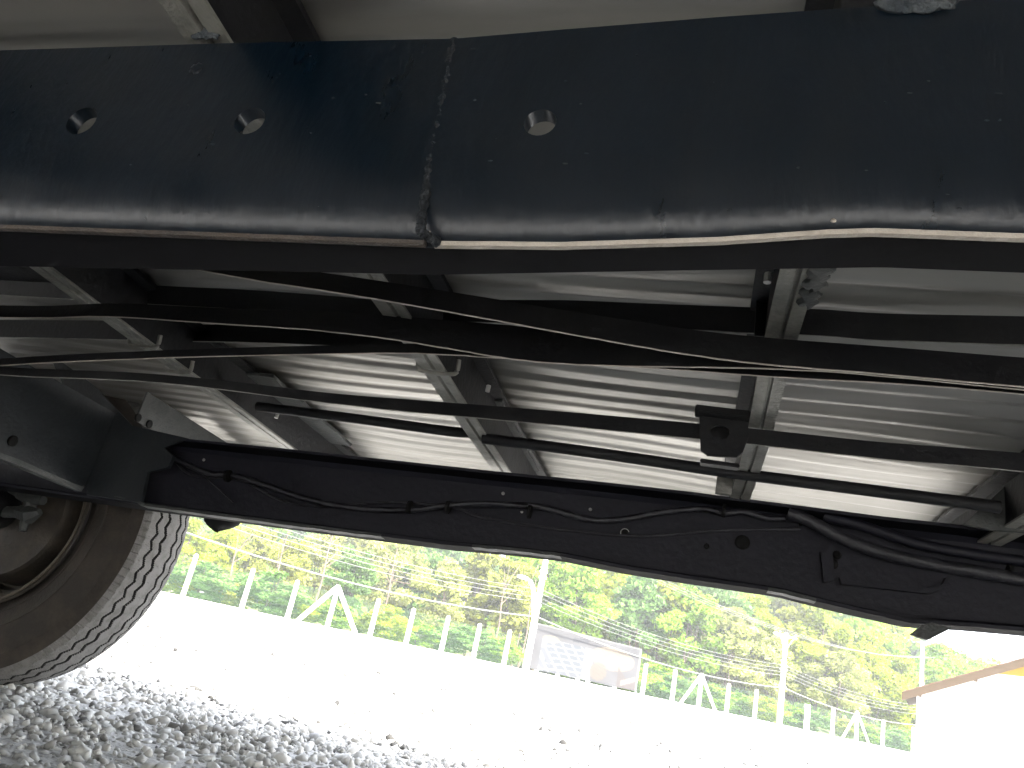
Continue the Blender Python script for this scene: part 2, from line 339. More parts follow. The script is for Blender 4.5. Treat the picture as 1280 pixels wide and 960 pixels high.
# thin lip of the lower flange, paler to paint the ground light on it
def lip(x0, x1, m_, h_=.0015, nm_='worn_or_lit_edge'):
    sc_ = []
    for x in range(x0, x1+1, 10):
        p = c_at(fbot, x, B2-.06); j = random.uniform(-.0009, .0009)
        sc_.append([(p.x, B2-.062, p.z+.005+j), (p.x, B2-.063, p.z-h_+j), (p.x, B2-.03, p.z-h_*.8+j), (p.x, B2-.03, p.z-.001)])
    t_ = TB(); t_.loft(sc_); t_.part(nm_, m_, smooth=40)
lip(176, 480, M['gusset']); lip(590, 700, M['gusset'], .0012); lip(960, 1020, M['gusset'], .002)
def disc(name, x, y, b, r_, m_, d=.004, parent=truck, n_=14):
    p = Pb(x, y, b); t_ = TB(); t_.loft([[(p.x+q*math.cos(2*math.pi*j/n_), b+bb, p.z+q*math.sin(2*math.pi*j/n_)) for j in range(n_)] for bb, q in ((0, r_), (-d*.6, r_), (-d, r_*.7))]); return t_.part(name, m_, parent, smooth=40)
for (x, y, r_) in ((255, 575, .004), (629, 617, .0042), (738, 637, .004)): disc('rivet', x, y, B2-.004, r_, M['chrome'], parent=far)
for (x, y, r_) in ((781, 666, .0085), (883, 683, .006), (928, 678, .016), (1040, 705, .012), (1046, 694, .009)): disc('dark_disc', x, y, B2-.004, r_, M['black'], .006, parent=far)  # near-black discs; the rimmed one paints the darkness of an open hole
# ring around the open hole
p = Pb(781, 666, B2-.009); t_ = TB(); t_.tube([p+Vector((.0095*math.cos(q), 0, .0095*math.sin(q))) for q in [j*math.pi*1.3/12+.4 for j in range(13)]], .0011, 6); t_.part('hole_rim', M['chrome'], far)
# patches and stiffeners at the right end of the far rail
def plate(name, px, b, m_, th=.006, parent=truck, lab=None):
    P_ = [Pb(x, y, b) for x, y in px]; t_ = TB(); t_.loft([[(p.x, p.y, p.z) for p in P_], [(p.x, p.y+th, p.z) for p in P_]]); return t_.part(name, m_, parent, label=lab)
plate('stiffener_plate', [(1026, 690), (1040, 686), (1044, 724), (1030, 728)], B2-.02, M['rail2'], .012, far)
plate('stiffener_plate', [(1050, 722), (1160, 736), (1178, 730), (1182, 722), (1176, 738), (1160, 742), (1052, 730)], B2-.02, M['rail2'], .012, far)
# rail splice plate on the left with the hose clamp
plate('splice_plate', [(108, 541), (205, 560), (216, 570), (210, 584), (184, 590), (176, 628), (108, 618)], B2-.072, M['teal'], .012, lab='teal grey splice plate at the wheel end of the far rail')
plate('filler_plate', [(60, 440), (118, 482), (165, 532), (236, 548), (205, 560), (108, 545)], B2-.066, M['teal'], .006)
# hose and cable along the far rail
def line(name, pts, b, r_, m_, n_=8, jit=.03, lab=None, sag=0):
    P_ = [Pb(x, y, b+(z_[0] if z_ else 0)) for x, y, *z_ in pts]; t_ = TB(); t_.tube(spline(P_, 7), r_, n_, jit=jit); return t_.part(name, m_, smooth=80, label=lab)
bh = B2-.03
line('brake_hose', [(205, 566), (232, 580), (262, 592), (290, 594), (330, 606), (370, 620), (420, 632), (470, 637), (520, 637), (560, 632), (610, 631), (665, 632), (700, 640), (740, 650), (780, 649), (830, 640), (880, 636), (905, 642), (930, 640), (960, 648), (1000, 650), (1060, 676)], bh, .0072, M['hose'], lab='wavy black hose along the far rail')
line('brake_hose', [(215, 572), (240, 594), (300, 600), (350, 625), (400, 633), (480, 628), (560, 633), (600, 646), (650, 655), (720, 664), (800, 670), (900, 663), (1000, 661)], bh+.012, .0032, M['hose'])
line('cable', [(240, 580), (268, 606), (292, 628)], bh, .002, M['hose'])
line('air_pipe', [(985, 641), (1010, 650), (1060, 676), (1110, 693), (1170, 706), (1230, 716), (1290, 726), (1500, 750)], bh-.02, .0135, M['hose'], 12, .01, 'thick pipe leaving the far rail at the right')
line('air_pipe', [(1030, 645), (1080, 658), (1140, 678), (1200, 690), (1290, 703), (1500, 730)], bh-.01, .011, M['rail2'], 10, .01)
for (x, y) in ((207, 566), (285, 595), (512, 634), (560, 634), (662, 640), (905, 638), (1001, 648), (1262, 716)):
    p = Pb(x, y, bh-.01); t_ = TB(); t_.loft([[(p.x+s*.0035, p.y+.016*math.sin(q), p.z+.016*math.cos(q)) for q in [j*math.pi/6 for j in range(12)]] for s in (-1, 1)]); t_.part('hose_clip', M['black'])
for (x, y) in ((652, 640), (660, 643)): blob('bare_clip', x, y, bh-.02, .0035, 4, 'chrome')
line('air_pipe', [(540, 634), (600, 629), (660, 633)], bh-.008, .006, M['hose'])

# ---- transverse floor joists over the rails
CJ, CD = .483, .592                                  # underside of joists, underside of floor sheet
def joist(px, py, wid, side, name='floor_joist', lab=None, b0=-1.27, b1=2.42, c0=CJ, kink=None):
    a = Pc(px, py, c0).x; h = CD-.012-c0; w = wid/2
    prof = [(a-w, 0), (a-w*.18, 0), (a-w*.12, .006), (a+w*.12, .006), (a+w*.18, 0), (a+w, 0), (a+w, .003), (a+w*.25, .012), (a+w*.16, h-.014), (a+w*1.05, h-.004), (a+w*1.05, h), (a-w*1.05, h), (a-w*1.05, h-.004), (a-w*.16, h-.014), (a-w*.25, .012), (a-w, .003)]
    if side == 'R':   # open channel: flange to the right of the web
        prof = [(a-w, 0), (a-w*.05, 0), (a+w*.05, .005), (a+w*.2, .005), (a+w*.3, 0), (a+w, 0), (a+w, .004), (a+w*.9, .006), (a+w*.9, h-.012), (a+w*1.9, h-.008), (a+w*1.9, h), (a-w, h)]
    if side == 'L':
        prof = [(a+w, 0), (a+w*.15, 0), (a+w*.08, .006), (a-w*.08, .006), (a-w*.15, 0), (a-w, 0), (a-w, .004), (a-w*.9, .006), (a-w*.9, h-.012), (a-w*2.0, h-.008), (a-w*2.0, h), (a+w, h)]
    secs = []; nb = 40
    for i in range(nb+1):
        b = b0+(b1-b0)*i/nb; dx = .0025*math.sin(b*7+px) + (kink(b) if kink else 0)
        secs.append([(x+dx, b, c0+z+.0015*math.sin(b*9+px)) for x, z in prof])
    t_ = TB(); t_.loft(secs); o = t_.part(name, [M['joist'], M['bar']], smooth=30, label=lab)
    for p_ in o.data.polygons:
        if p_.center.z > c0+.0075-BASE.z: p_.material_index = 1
    return o
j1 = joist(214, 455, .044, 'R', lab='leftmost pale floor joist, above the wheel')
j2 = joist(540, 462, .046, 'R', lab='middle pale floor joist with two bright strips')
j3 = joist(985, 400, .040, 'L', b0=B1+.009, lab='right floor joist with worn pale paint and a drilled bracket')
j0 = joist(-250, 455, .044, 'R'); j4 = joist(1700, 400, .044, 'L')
aj = [o_ for o_ in (Pc(214, 455, CJ).x, Pc(540, 462, CJ).x, Pc(985, 400, CJ).x)]
# cross plates between web and sheet (screwed cleats)
def cleat(a0, a1, b0, b1, c0, c1, m_='bar', nm_='cleat', lab=None, parent=truck):
    t_ = TB(); t_.box((a0, b0, c0), (a1, b1, c1)); o = t_.part(nm_, M[m_], parent, label=lab)
    bm = bmesh.new(); bm.from_mesh(o.data); bmesh.ops.bevel(bm, geom=bm.edges[:], offset=.0015, segments=2, affect='EDGES'); bm.to_mesh(o.data); bm.free(); return o
# flaking gusset patches at the far foot of joists 1 and 2
for (px, py, wdt, nm_) in ((400, 540, .10, 'gusset_plate'), (648, 572, .07, 'gusset_plate')):
    p = Pc(px, py, CD-.03); t_ = TB()
    secs = []
    for i in range(12):
        b = p.y-.38+i*.045; ww_ = wdt/2*(1+random.uniform(-.06, .06))
        secs.append([(p.x-ww_, b, CD-.026), (p.x+ww_, b, CD-.026), (p.x+ww_, b, CD-.018), (p.x-ww_, b, CD-.018)])
    t_.loft(secs); t_.part(nm_, M['gusset'], label='scuffed grey gusset plate beside a joist')
# bracket on joist 3
pb_ = Pc(905, 545, CJ+.03)
def holed(name, px, b, hole, m_, lab):
    P_ = [Pb(x, y, b) for x, y in px]; hc_ = Pb(*hole[:2], b); n_ = 24; rim = [(hc_.x+hole[2]*math.cos(2*math.pi*j/n_), hc_.z+hole[3]*math.sin(2*math.pi*j/n_)) for j in range(n_)]
    # outer loop sampled by direction
    outer = []
    for rx, rz in rim:
        d = Vector((rx-hc_.x, rz-hc_.z)); best = None
        for i in range(len(P_)):
            A = Vector((P_[i].x-hc_.x, P_[i].z-hc_.z)); Bv = Vector((P_[(i+1) % len(P_)].x-hc_.x, P_[(i+1) % len(P_)].z-hc_.z)); e = Bv-A
            den = d.x*e.y-d.y*e.x
            if abs(den) < 1e-12: continue
            t = (A.x*e.y-A.y*e.x)/den; s = (A.x*d.y-A.y*d.x)/den
            if t > 0 and -1e-6 <= s <= 1+1e-6: best = t if best is None else max(best, t)
        outer.append((hc_.x+d.x*best, hc_.z+d.y*best))
    t_ = TB(); vs = []
    for bb in (b, b+.007): vs += [(x, bb, z) for x, z in rim]+[(x, bb, z) for x, z in outer]
    fs = []
    for j in range(n_):
        k = (j+1) % n_; fs += [(j, k, n_+k, n_+j), (2*n_+j, 3*n_+j, 3*n_+k, 2*n_+k), (j, 2*n_+j, 2*n_+k, k), (n_+j, n_+k, 3*n_+k, 3*n_+j)]
    t_.add(vs, fs); return t_.part(name, m_, label=lab)
holed('hole_bracket', [(874, 512), (934, 517), (936, 545), (926, 572), (876, 568)], 1.22, (900, 540, .016, .012), M['bar'], 'drilled dark bracket beside the right joist')
cleat(*(lambda p: (p.x-.042, p.x+.045, 1.20, 1.23, p.z-.006, p.z+.006))(Pb(902, 513, 1.2)), 'bar', 'bracket_flange')
cleat(*(lambda p: (p.x-.034, p.x+.028, 1.225, 1.245, p.z-.003, p.z+.004))(Pb(903, 573, 1.2)), 'bar', 'bracket_flange')
plate('cleat', [(897, 590), (918, 592), (914, 619), (894, 616)], 1.62, M['joist'], .01)
# side plates of joist 3 next to the near rail, joined to the web
plate('cleat', [(948, 338), (988, 338), (972, 420), (943, 420)], .985, M['bar'], .01)
# right end gusset with a hole
plate('end_bracket', [(1205, 655), (1258, 606), (1300, 596), (1320, 668), (1240, 662)], 1.60, M['gusset'], .01, lab='grey angled bracket at the right end')
disc('bracket_hole_disc', 1244, 638, 1.598, .007, M['black'])  # near-black disc paints the dark inside the bracket's hole

# ---- corrugated floor sheets, one per bay
def sheet(a0, a1, seed, tilt=0., name='corrugated_floor_sheet', lab=None):
    na = max(3, int((a1-a0)/.06)); bs = np.arange(-1.3, 2.46, .0085); vs = []; fs = []; nb = len(bs); r_ = random.Random(seed); ph = r_.uniform(0, 6)
    for i in range(na+1):
        a = a0+(a1-a0)*i/na
        for b in bs:
            ww_ = (b/.066+ph/6.28) % 1.0; pr = (.0018+.003*max(0., 1-max(b, 0)/1.1))*math.tanh(1.8*math.cos(2*math.pi*ww_)) + .0010*math.cos(2*math.pi*b/.033+1) + .004*math.sin(b*11+a*.8+seed)*math.sin(a*2.3+seed)
            u_ = (a-a0)/(a1-a0); z = CD + pr + .006*math.sin(3.1*b+seed)*math.sin(math.pi*u_) + tilt*(u_-.5) + .0015*math.sin(a*9+b*13+seed)
            vs.append((a, b, z))
    for i in range(na):
        for j in range(nb-1): fs.append((i*nb+j, i*nb+j+1, (i+1)*nb+j+1, (i+1)*nb+j))
    t_ = TB(); t_.add(vs, fs); o = t_.part(name, M['sheet'], label=lab); o.data.polygons.foreach_set('use_smooth', [True]*len(o.data.polygons)); return o
sheet(-6, aj[0]-.005, 3, .01); sheet(aj[0]-.003, aj[1]-.005, 5, .008); sheet(aj[1]-.003, aj[2]-.005, 8, -.006, lab='corrugated pale floor sheet of the widest bay'); sheet(aj[2]-.003, 6, 12, .014)
# deck boards above the sheet close the bed from the sky, stretched behind the camera for shade
t_ = TB(); t_.box((-6, -1.32, CD+.03), (6, 2.47, CD+.07)); t_.part('deck', M['bar'])
# far rim of the bed, then an unseen board added to shade the underside
t_ = TB(); t_.box((-6, 2.43, .47), (6, 2.46, CD+.028)); t_.part('bed_edge', M['bar'])
t_ = TB(); t_.box((-6, -1.32, .03), (6, -1.29, CD+.028)); t_.part('shade_board', M['bar'], label='unseen black board added behind the camera to shade the underside')

# ---- long flat bars and pipes slung under the joists
def flatbar(pts, c, th, hpx, name='long_bar', m_='bar', lab=None, edge='edge', n_=6, shear=0.):
    """pts: pixels of the LOWER edge; hpx: height in metres per point or single"""
    cs = c if isinstance(c, list) else [c]*len(pts); cs = cs+[cs[-1]]*(len(pts)-len(cs))
    P_ = spline([Pc(x, y, q) for (x, y), q in zip(pts, cs)], n_); k = len(P_); secs = []; es = []
    for i, p in enumerate(P_):
        f = i/(k-1)*(len(hpx)-1) if isinstance(hpx, (list, tuple)) else 0
        h = (hpx[int(f)]*(1-f+int(f))+hpx[min(int(f)+1, len(hpx)-1)]*(f-int(f))) if isinstance(hpx, (list, tuple)) else hpx
        j = random.uniform(-.0004, .0004)
        secs.append([(p.x, p.y, p.z+.0015), (p.x, p.y+th, p.z+.0015), (p.x, p.y+th+shear, p.z+h), (p.x, p.y+shear, p.z+h)])
        es.append([(p.x, p.y-.0004, p.z+.0002+j), (p.x, p.y+th*.5, p.z+.0002+j), (p.x, p.y+th*.5, p.z+.0018), (p.x, p.y-.0004, p.z+.0013+j)])
    t_ = TB(); t_.loft(secs); o = t_.part(name, M[m_], label=lab, smooth=40)
    if edge: t_ = TB(); t_.loft(es); t_.part('lit_bar_edge', M[edge], o)  # paler strip paints the ground light along the bar's lower edge
    return o
def rtube(pts, c, th, h_, edge=None, name='support_tube', lab=None):
    P_ = [Pc(x, y, c+.008) for x, y in pts]; t_ = TB(); t_.tube(spline(P_, 6), .0115, 10); return t_.part(name, M['bar'], smooth=60, label=lab)
flatbar([(-200, 250), (60, 300), (285, 345), (420, 366), (560, 390), (680, 412), (780, 430), (870, 445), (960, 456), (1100, 468), (1280, 484), (1700, 520)], .440, .004, [.020, .024, .028, .032, .036, .038, .038, .038], lab='long tapering black bar nearest the near rail')
flatbar([(-300, 385), (0, 397), (130, 396), (260, 404), (380, 412), (480, 423), (560, 436), (640, 449), (720, 456), (840, 459), (960, 461), (1100, 470), (1400, 500)], .446, .004, [.026, .026, .030, .040, .055, .055, .035, .03], lab='black bar crossing in a shallow bow')
flatbar([(-300, 475), (0, 457), (200, 448), (400, 443), (520, 442), (640, 449), (740, 456), (840, 462), (960, 471), (1150, 482), (1400, 505)], [.325, .350, .405, .45, .462], .004, [.014, .016, .018, .018, .02, .02], lab='thin black bar lit along its lower edge')
flatbar([(-300, 450), (0, 469), (200, 479), (400, 503), (500, 514), (600, 523), (760, 538), (940, 556), (1100, 574), (1280, 590), (1600, 625)], [.32, .345, .395, .44, .452], .004, [.016, .018, .026, .028, .029, .03], edge='joist', lab='slim black bar running in front of all joists')
rtube([(322, 508), (450, 524), (560, 539), (592, 541)], CJ+.012, .010, [.028, .028], edge=None, name='support_tube', lab='short black tube between the left and middle joists')
rtube([(604, 548), (700, 560), (800, 574), (930, 593), (1080, 612), (1250, 634)], CJ-.012, .010, [.030, .030], edge=None, name='support_tube', lab='black tube between the middle and right joists')
flatbar([(-300, 350), (160, 379), (300, 387), (400, 395), (480, 402), (560, 403), (700, 405), (800, 410), (942, 417), (1020, 420), (1100, 426), (1280, 432), (1600, 445)], .545, .004, .032, edge='joist', name='angle_iron', m_='bar', lab='ragged angle iron under the floor sheet', shear=-.02)
flatbar([(-300, 415), (60, 423), (250, 427), (330, 429), (430, 433), (520, 438)], .545, .004, .05, edge='joist', name='angle_iron')  # angle made taller and longer to darken the left bays
t_ = TB(); t_.box((-5.5, .35, CD-.02), (aj[0]-.045, 1.22, CD-.012)); t_.part('dark_bay_panel', M['bar'], label='black panel added to darken the floor of the left bay')  # added sheet standing in for the darkness of the left bay
for (x, y) in ((1020, 350), (1012, 372), (1028, 338)):
    p = Pc(x, y, CJ-.004); bm = bmesh.new(); bmesh.ops.create_icosphere(bm, subdivisions=3, radius=1); h0 = random.uniform(0, 6)
    t_ = TB(); t_.add([(p.x+v.co.x*.011*(1+.4*math.sin(v.co.y*6+h0)+.15*random.uniform(-1, 1)), p.y+v.co.y*.022*(1+.3*math.sin(v.co.x*7)), p.z+v.co.z*.005) for v in bm.verts], [[v.index for v in f.verts] for f in bm.faces]); bm.free(); t_.part('weld_bead', M['gusset'], smooth=50, label='flaking scabby weld on the right joist')
for x, y, w_ in ((546, 460, .036), (178, 428, .034), (222, 460, .03)):      # pipe clamps hugging the joist flange
    p = Pc(x, y, CJ); t_ = TB(); P_ = [p+Vector((-w_, 0, .018)), p+Vector((-w_, .004, -.002)), p+Vector((-w_*.6, .006, -.007)), p+Vector((w_*.6, .006, -.006)), p+Vector((w_, .004, -.001)), p+Vector((w_, 0, .02))]
    t_.tube(spline(P_, 5), .0042, 8, jit=.08); t_.part('clamp', M['joist'], smooth=60)
# screws through the sheets
for (x, y) in ((347, 517), (239, 438), (611, 482), (960, 342)):
    p = Pc(x, y, CJ+.02); t_ = TB(); t_.tube([p, p+Vector((0, 0, -.012))], .0045, 8); t_.part('screw', M['chrome'])

# ---- cross member and gusset at the wheel end
aC = Pb(104, 612, B2-.07).x
t_ = TB(); cb0 = Pb(104, 612, B2-.07).z; ct0 = CJ-.02
secs = []
for i in range(30):
    b = B2-.075-i*.045; j = random.uniform(-.0012, .0012)
    secs.append([(aC, b, cb0-.004+j), (aC+.006, b, cb0+j+.004), (aC+.004, b, ct0), (aC-.05, b, ct0), (aC-.05, b, cb0), ])
t_.loft(secs); t_.part('cross_member', M['teal'], smooth=35, label='teal grey cross member with one round hole')
t_ = TB(); secs = []
for i in range(30):
    b = B2-.08-i*.045; j = random.uniform(-.002, .002); secs.append([(aC+.0075+j, b, cb0-.006+j), (aC+.009, b, cb0+.006+j), (aC-.012, b, cb0-.004), (aC-.012, b, cb0-.009)])
t_.loft(secs); t_.part('worn_or_lit_edge', M['gusset'], smooth=60)
def adisc(x, y, a, r_, m_, nm_='hole_dark_disc'):
    d = ray(x, y); s = a/d.dot(L); p = Vector((a, s*d.dot(T), s*d.dot(U)))
    t_ = TB(); t_.loft([[(a+o_, p.y+q*math.cos(2*math.pi*j/16), p.z+q*math.sin(2*math.pi*j/16)) for j in range(16)] for o_, q in ((0, r_), (.004, r_), (.005, r_*.8))]); t_.part(nm_, m_)  # disc stands in for a hole, its dark depth painted near black
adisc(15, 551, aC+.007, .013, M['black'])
aG = Pb(240, 545, 2.05).x
t_ = TB(); t_.loft([[(aG, b, CJ+.0), (aG+.006, b, CJ), (aG+.006, b, CD-.02), (aG, b, CD-.02)] for b in [2.35-.08*i for i in range(8)]]); t_.part('gusset_plate', M['gusset'], label='pale triangular gusset with two holes above the wheel')
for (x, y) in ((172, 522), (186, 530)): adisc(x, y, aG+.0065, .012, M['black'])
blob('weld_bead', 98, 606, B2-.08, .012, 16, 'gusset', sx=1.6, sz_=.6); blob('weld_bead', 150, 622, B2-.075, .006, 10, 'gusset', sx=3, sz_=.5); blob('weld_bead', 176, 629, B2-.075, .008, 10, 'gusset', sx=1.5, sz_=.5)

# ---- bump stop and hanging flap
p = Pb(277, 653, 1.9); t_ = TB()
prof = [(.05, .05), (.05, 0), (.044, -.02), (.028, -.034), (.01, -.042), (.0, -.043)]
t_.loft([[(p.x+r_*1.1*math.cos(2*math.pi*j/16), 1.9+r_*math.sin(2*math.pi*j/16), p.z+z_+.02+.006*math.cos(2*math.pi*j/16)) for j in range(16)] for r_, z_ in prof]); t_.part('bump_stop', M['black'], smooth=50, label='rounded black rubber bump stop')
P_ = [(1138, 793), (1160, 800), (1190, 785), (1165, 778), (1153, 781)]
plate('hanging_flap', P_, 1.66, M['gusset'], .012, lab='grey plate hanging below the far rail')
plate('rail_foot', [(1060, 758), (1140, 779), (1215, 786), (1212, 780), (1140, 770)], B2-.02, M['rail2'], .03)

# ---- wheel
WC = Vector((-2.07, 0, .19)); RT = .5; Bi, Bo = 1.985, 2.20
wheel = bpy.data.objects.new('wheel', None); C.objects.link(wheel); wheel.parent = truck; wheel.location = Vector((WC.x, (Bi+Bo)/2, WC.z))-BASE
wheel['label'] = 'dusty brown truck wheel with zigzag tread'
W = Bo-Bi
def tri(x): return 2*abs(2*(x-math.floor(x+.5)))-1
NT = 1100; NW = 74
vs = []; fs = []; mi = []
cir = 2*math.pi*RT; per = round(cir/.050)
for i in range(NT):
    th = 2*math.pi*i/NT
    for j in range(NW+1):
        u = -W/2+W*j/NW; un = u/(W/2)
        rad = RT - .014*un**2 - .012*max(0, abs(un)-.86)/.14
        z = tri(th/(2*math.pi)*per)*.0065; d = 0
        for g, wd in ((-.060, .0034), (-.022, .0046), (.036, .0040), (.070, .0028)):
            dist = abs(u-g-z)
            if dist < wd: d = max(d, .008*min(1, (wd-dist)/.0014))
        k = (th/(2*math.pi)*per*2) % 1
        if abs(un) > .84 and k < .16: d = max(d, .004)        # shoulder sipes
        if .30 < k < .38 and abs(un) < .8 and (int(j) % 9) < 3: d = max(d, .002)
        rad -= d; vs.append((rad*math.cos(th), u, rad*math.sin(th)))
for i in range(NT):
    i2 = (i+1) % NT
    for j in range(NW): fs.append((i*(NW+1)+j, i*(NW+1)+j+1, i2*(NW+1)+j+1, i2*(NW+1)+j))
def ringprof(prof, n_=160):
    v_ = []; f_ = []
    for i in range(n_):
        th = 2*math.pi*i/n_
        for rr_, u in prof: v_.append((rr_*math.cos(th), u, rr_*math.sin(th)))
    k = len(prof)
    for i in range(n_):
        for j in range(k-1): i2 = (i+1) % n_; f_.append((i*k+j, i*k+j+1, i2*k+j+1, i2*k+j))
    return v_, f_
mb = MB(); mb.add(vs, fs, 0)
for f_i, f in enumerate(fs):
    rr_ = min(math.hypot(vs[q][0], vs[q][2]) + .014*(vs[q][1]/(W/2))**2 + .012*max(0, abs(vs[q][1]/(W/2))-.86)/.14 for q in f)
    if rr_ < RT-.005: mb.mi[f_i] = 1
for s in (-1, 1):
    pr = [(RT-.0258, s*W/2), (RT-.035, s*(W/2+.002)), (RT-.06, s*(W/2+.010)), (RT-.062, s*(W/2+.012)), (RT-.066, s*(W/2+.0115)), (RT-.10, s*(W/2+.018)), (RT-.14, s*(W/2+.017)), (RT-.143, s*(W/2+.0195)), (RT-.147, s*(W/2+.0165)), (RT-.185, s*(W/2+.006)), (RT-.188, s*(W/2+.008)), (RT-.193, s*(W/2+.004)), (RT-.215, s*(W/2-.008)), (RT-.23, s*(W/2-.02))]
    v_, f_ = ringprof(pr); mb.add(v_, f_, 2)
tyre = mb.obj('tyre', [M['tread'], M['groove'], M['side']], wheel); smooth_by_angle(tyre, 32)
rimp = [(.285, -W/2-.004), (.288, -W/2-.010), (.283, -W/2-.014), (.276, -W/2-.012), (.270, -W/2+.004), (.262, -W/2+.02), (.245, -W/2+.03), (.243, -W/2+.09), (.225, -W/2+.10), (.215, -W/2+.14), (.16, -W/2+.15), (.05, -W/2+.16), (.001, -W/2+.16)]
mb = MB(); v_, f_ = ringprof(rimp, 120); mb.add(v_, f_); rm = mb.obj('rim', M['rim'], wheel); smooth_by_angle(rm, 40)
mb = MB(); v_, f_ = ringprof([(.279, -W/2-.012), (.2795, -W/2-.0165), (.2735, -W/2-.018), (.268, -W/2-.014), (.268, -W/2-.004)], 120); mb.add(v_, f_); q = mb.obj('rim_lip', M['rimlip'], wheel); smooth_by_angle(q, 40)
mb = MB(); v_, f_ = ringprof([(.001, -W/2-.02), (.12, -W/2-.02), (.15, -W/2-.005), (.195, -W/2+.0), (.205, -W/2+.012), (.207, -W/2+.12)], 96); mb.add(v_, f_); q = mb.obj('brake_drum', M['rim'], wheel); smooth_by_angle(q, 40)
# brake fitting in front of the drum
t_ = TB(); P_ = [Pb(-40, 634, 1.93), Pb(10, 640, 1.92), Pb(24, 640, 1.92)]; t_.tube(P_, .018, 12); P_ = [Pb(-40, 606, 1.93), Pb(14, 612, 1.92), Pb(30, 620, 1.92)]; t_.tube(P_, .012, 12)
t_.tube([Pb(24, 618, 1.92), Pb(40, 622, 1.91), Pb(54, 626, 1.91)], [.016, .022, .013], 10, jit=.1)
t_.tube([Pb(26, 640, 1.92), Pb(38, 644, 1.91), Pb(50, 640, 1.91)], [.022, .026, .012], 6, jit=.1)
t_.tube([Pb(40, 626, 1.915), Pb(32, 650, 1.915), Pb(28, 664, 1.915)], [.018, .014, .012], 8, jit=.1); t_.part('brake_fitting', M['gusset'], smooth=40, label='lumpy grey brake fitting in front of the drum')
t_ = TB(); t_.tube([Vector((WC.x, -.3, WC.z)), Vector((WC.x, 2.05, WC.z))], .06, 20); t_.part('axle', M['bar'], smooth=40)
def cp(o, par):
    q = o.copy(); C.objects.link(q); q.parent = par; return q
near_w = cp(wheel, truck); near_w.location.y = -.13-BASE.y; near_w.rotation_euler.z = math.pi; near_w['label'] = 'truck wheel on the camera side, outside the frame'
for ch in list(wheel.children): cp(ch, near_w)

# ================================================================== FENCE
fence = empty('concrete_post_fence', fence_at(230), 'white concrete post fence with green mesh along the gravel yard edge', 'fence')
fo = Vector(fence.location)
def fpart(mb, name, m_, lab=None, parent=fence):
    mb.v = [tuple(Vector(v)-fo) for v in mb.v]; o = mb.obj(name, m_, parent)
    if lab: o['label'] = lab
    return o
fdir = (FB-FA).normalized()
def post(p, h, tilt=Vector((0,0,0)), w_=.105):
    mb = MB(); n_ = Vector((-fdir.y, fdir.x, 0)); top = p+Vector((0,0,h))+tilt
    A = [p+fdir*sx*w_+n_*sy*w_ for sx, sy in ((-1,-1),(1,-1),(1,1),(-1,1))]; Bq = [top+fdir*sx*w_*.85+n_*sy*w_*.85 for sx, sy in ((-1,-1),(1,-1),(1,1),(-1,1))]; Cq = [top+Vector((0,0,.05))+fdir*sx*w_*.4+n_*sy*w_*.4 for sx, sy in ((-1,-1),(1,-1),(1,1),(-1,1))]
    mb.loft([A, Bq, Cq]); return mb
posts = [303, 360, 463, 508, 552, 592, 630, 735, 768, 803, 840, 908, 943, 975, 1040, 1103, 1141, 1175, 1210]
braced = [(410, 34), (697, 26), (873, 25), (1070, 22)]
fpart(post(fence_at(230), 2.15), 'post', M['concrete'])
for x in posts: fpart(post(fence_at(x), 2.1+random.uniform(-.06, .06)), 'post', M['concrete'])
k0 = fence_at(230)-fence_at(303)
for i in range(1, 12): fpart(post(fence_at(230)+k0.normalized()*3.0*i, 2.15), 'post', M['concrete'])
for x, dp in braced:
    p = fence_at(x); fpart(post(p, 2.3), 'post', M['concrete'])
    for s in (-1, 1):
        q = p+fdir*s*1.75; mb = MB(); mb.tube([q, p+Vector((0,0,2.28))], .12, 4); fpart(mb, 'brace', M['concrete'])
# mesh between posts: thin wires woven as narrow diamonds (real wire geometry would be sub-pixel, so it is one alpha patterned net)
nm_ = bpy.data.materials.new('green wire mesh'); nm_.use_nodes = True; n = nm_.node_tree.nodes; l = nm_.node_tree.links
b = n['Principled BSDF']; b.inputs['Base Color'].default_value = (.05, .11, .05, 1); b.inputs['Roughness'].default_value = .6
tc = n.new('ShaderNodeTexCoord'); mp = n.new('ShaderNodeMapping'); mp.inputs['Scale'].default_value = (14, 14, 14); mp.inputs['Rotation'].default_value = (0, R(45), 0); l.new(tc.outputs['UV'], mp.inputs[0])
wv = n.new('ShaderNodeTexBrick'); wv.offset = 0; wv.inputs['Scale'].default_value = 1; wv.inputs['Mortar Size'].default_value = .035; wv.inputs['Brick Width'].default_value = 1; wv.inputs['Row Height'].default_value = 1; wv.inputs['Mortar Smooth'].default_value = 0
mp.inputs['Rotation'].default_value = (0, 0, R(45)); l.new(mp.outputs[0], wv.inputs['Vector']); l.new(wv.outputs['Fac'], b.inputs['Alpha'])
n_ = Vector((-fdir.y, fdir.x, 0)); allx = sorted([230]+posts+[x for x, _ in braced]); segs = [(fence_at(a_), fence_at(b_)) for a_, b_ in zip(allx, allx[1:])]
segs += [(fence_at(230)+k0.normalized()*3.0*(i+1), fence_at(230)+k0.normalized()*3.0*i) for i in range(11)]
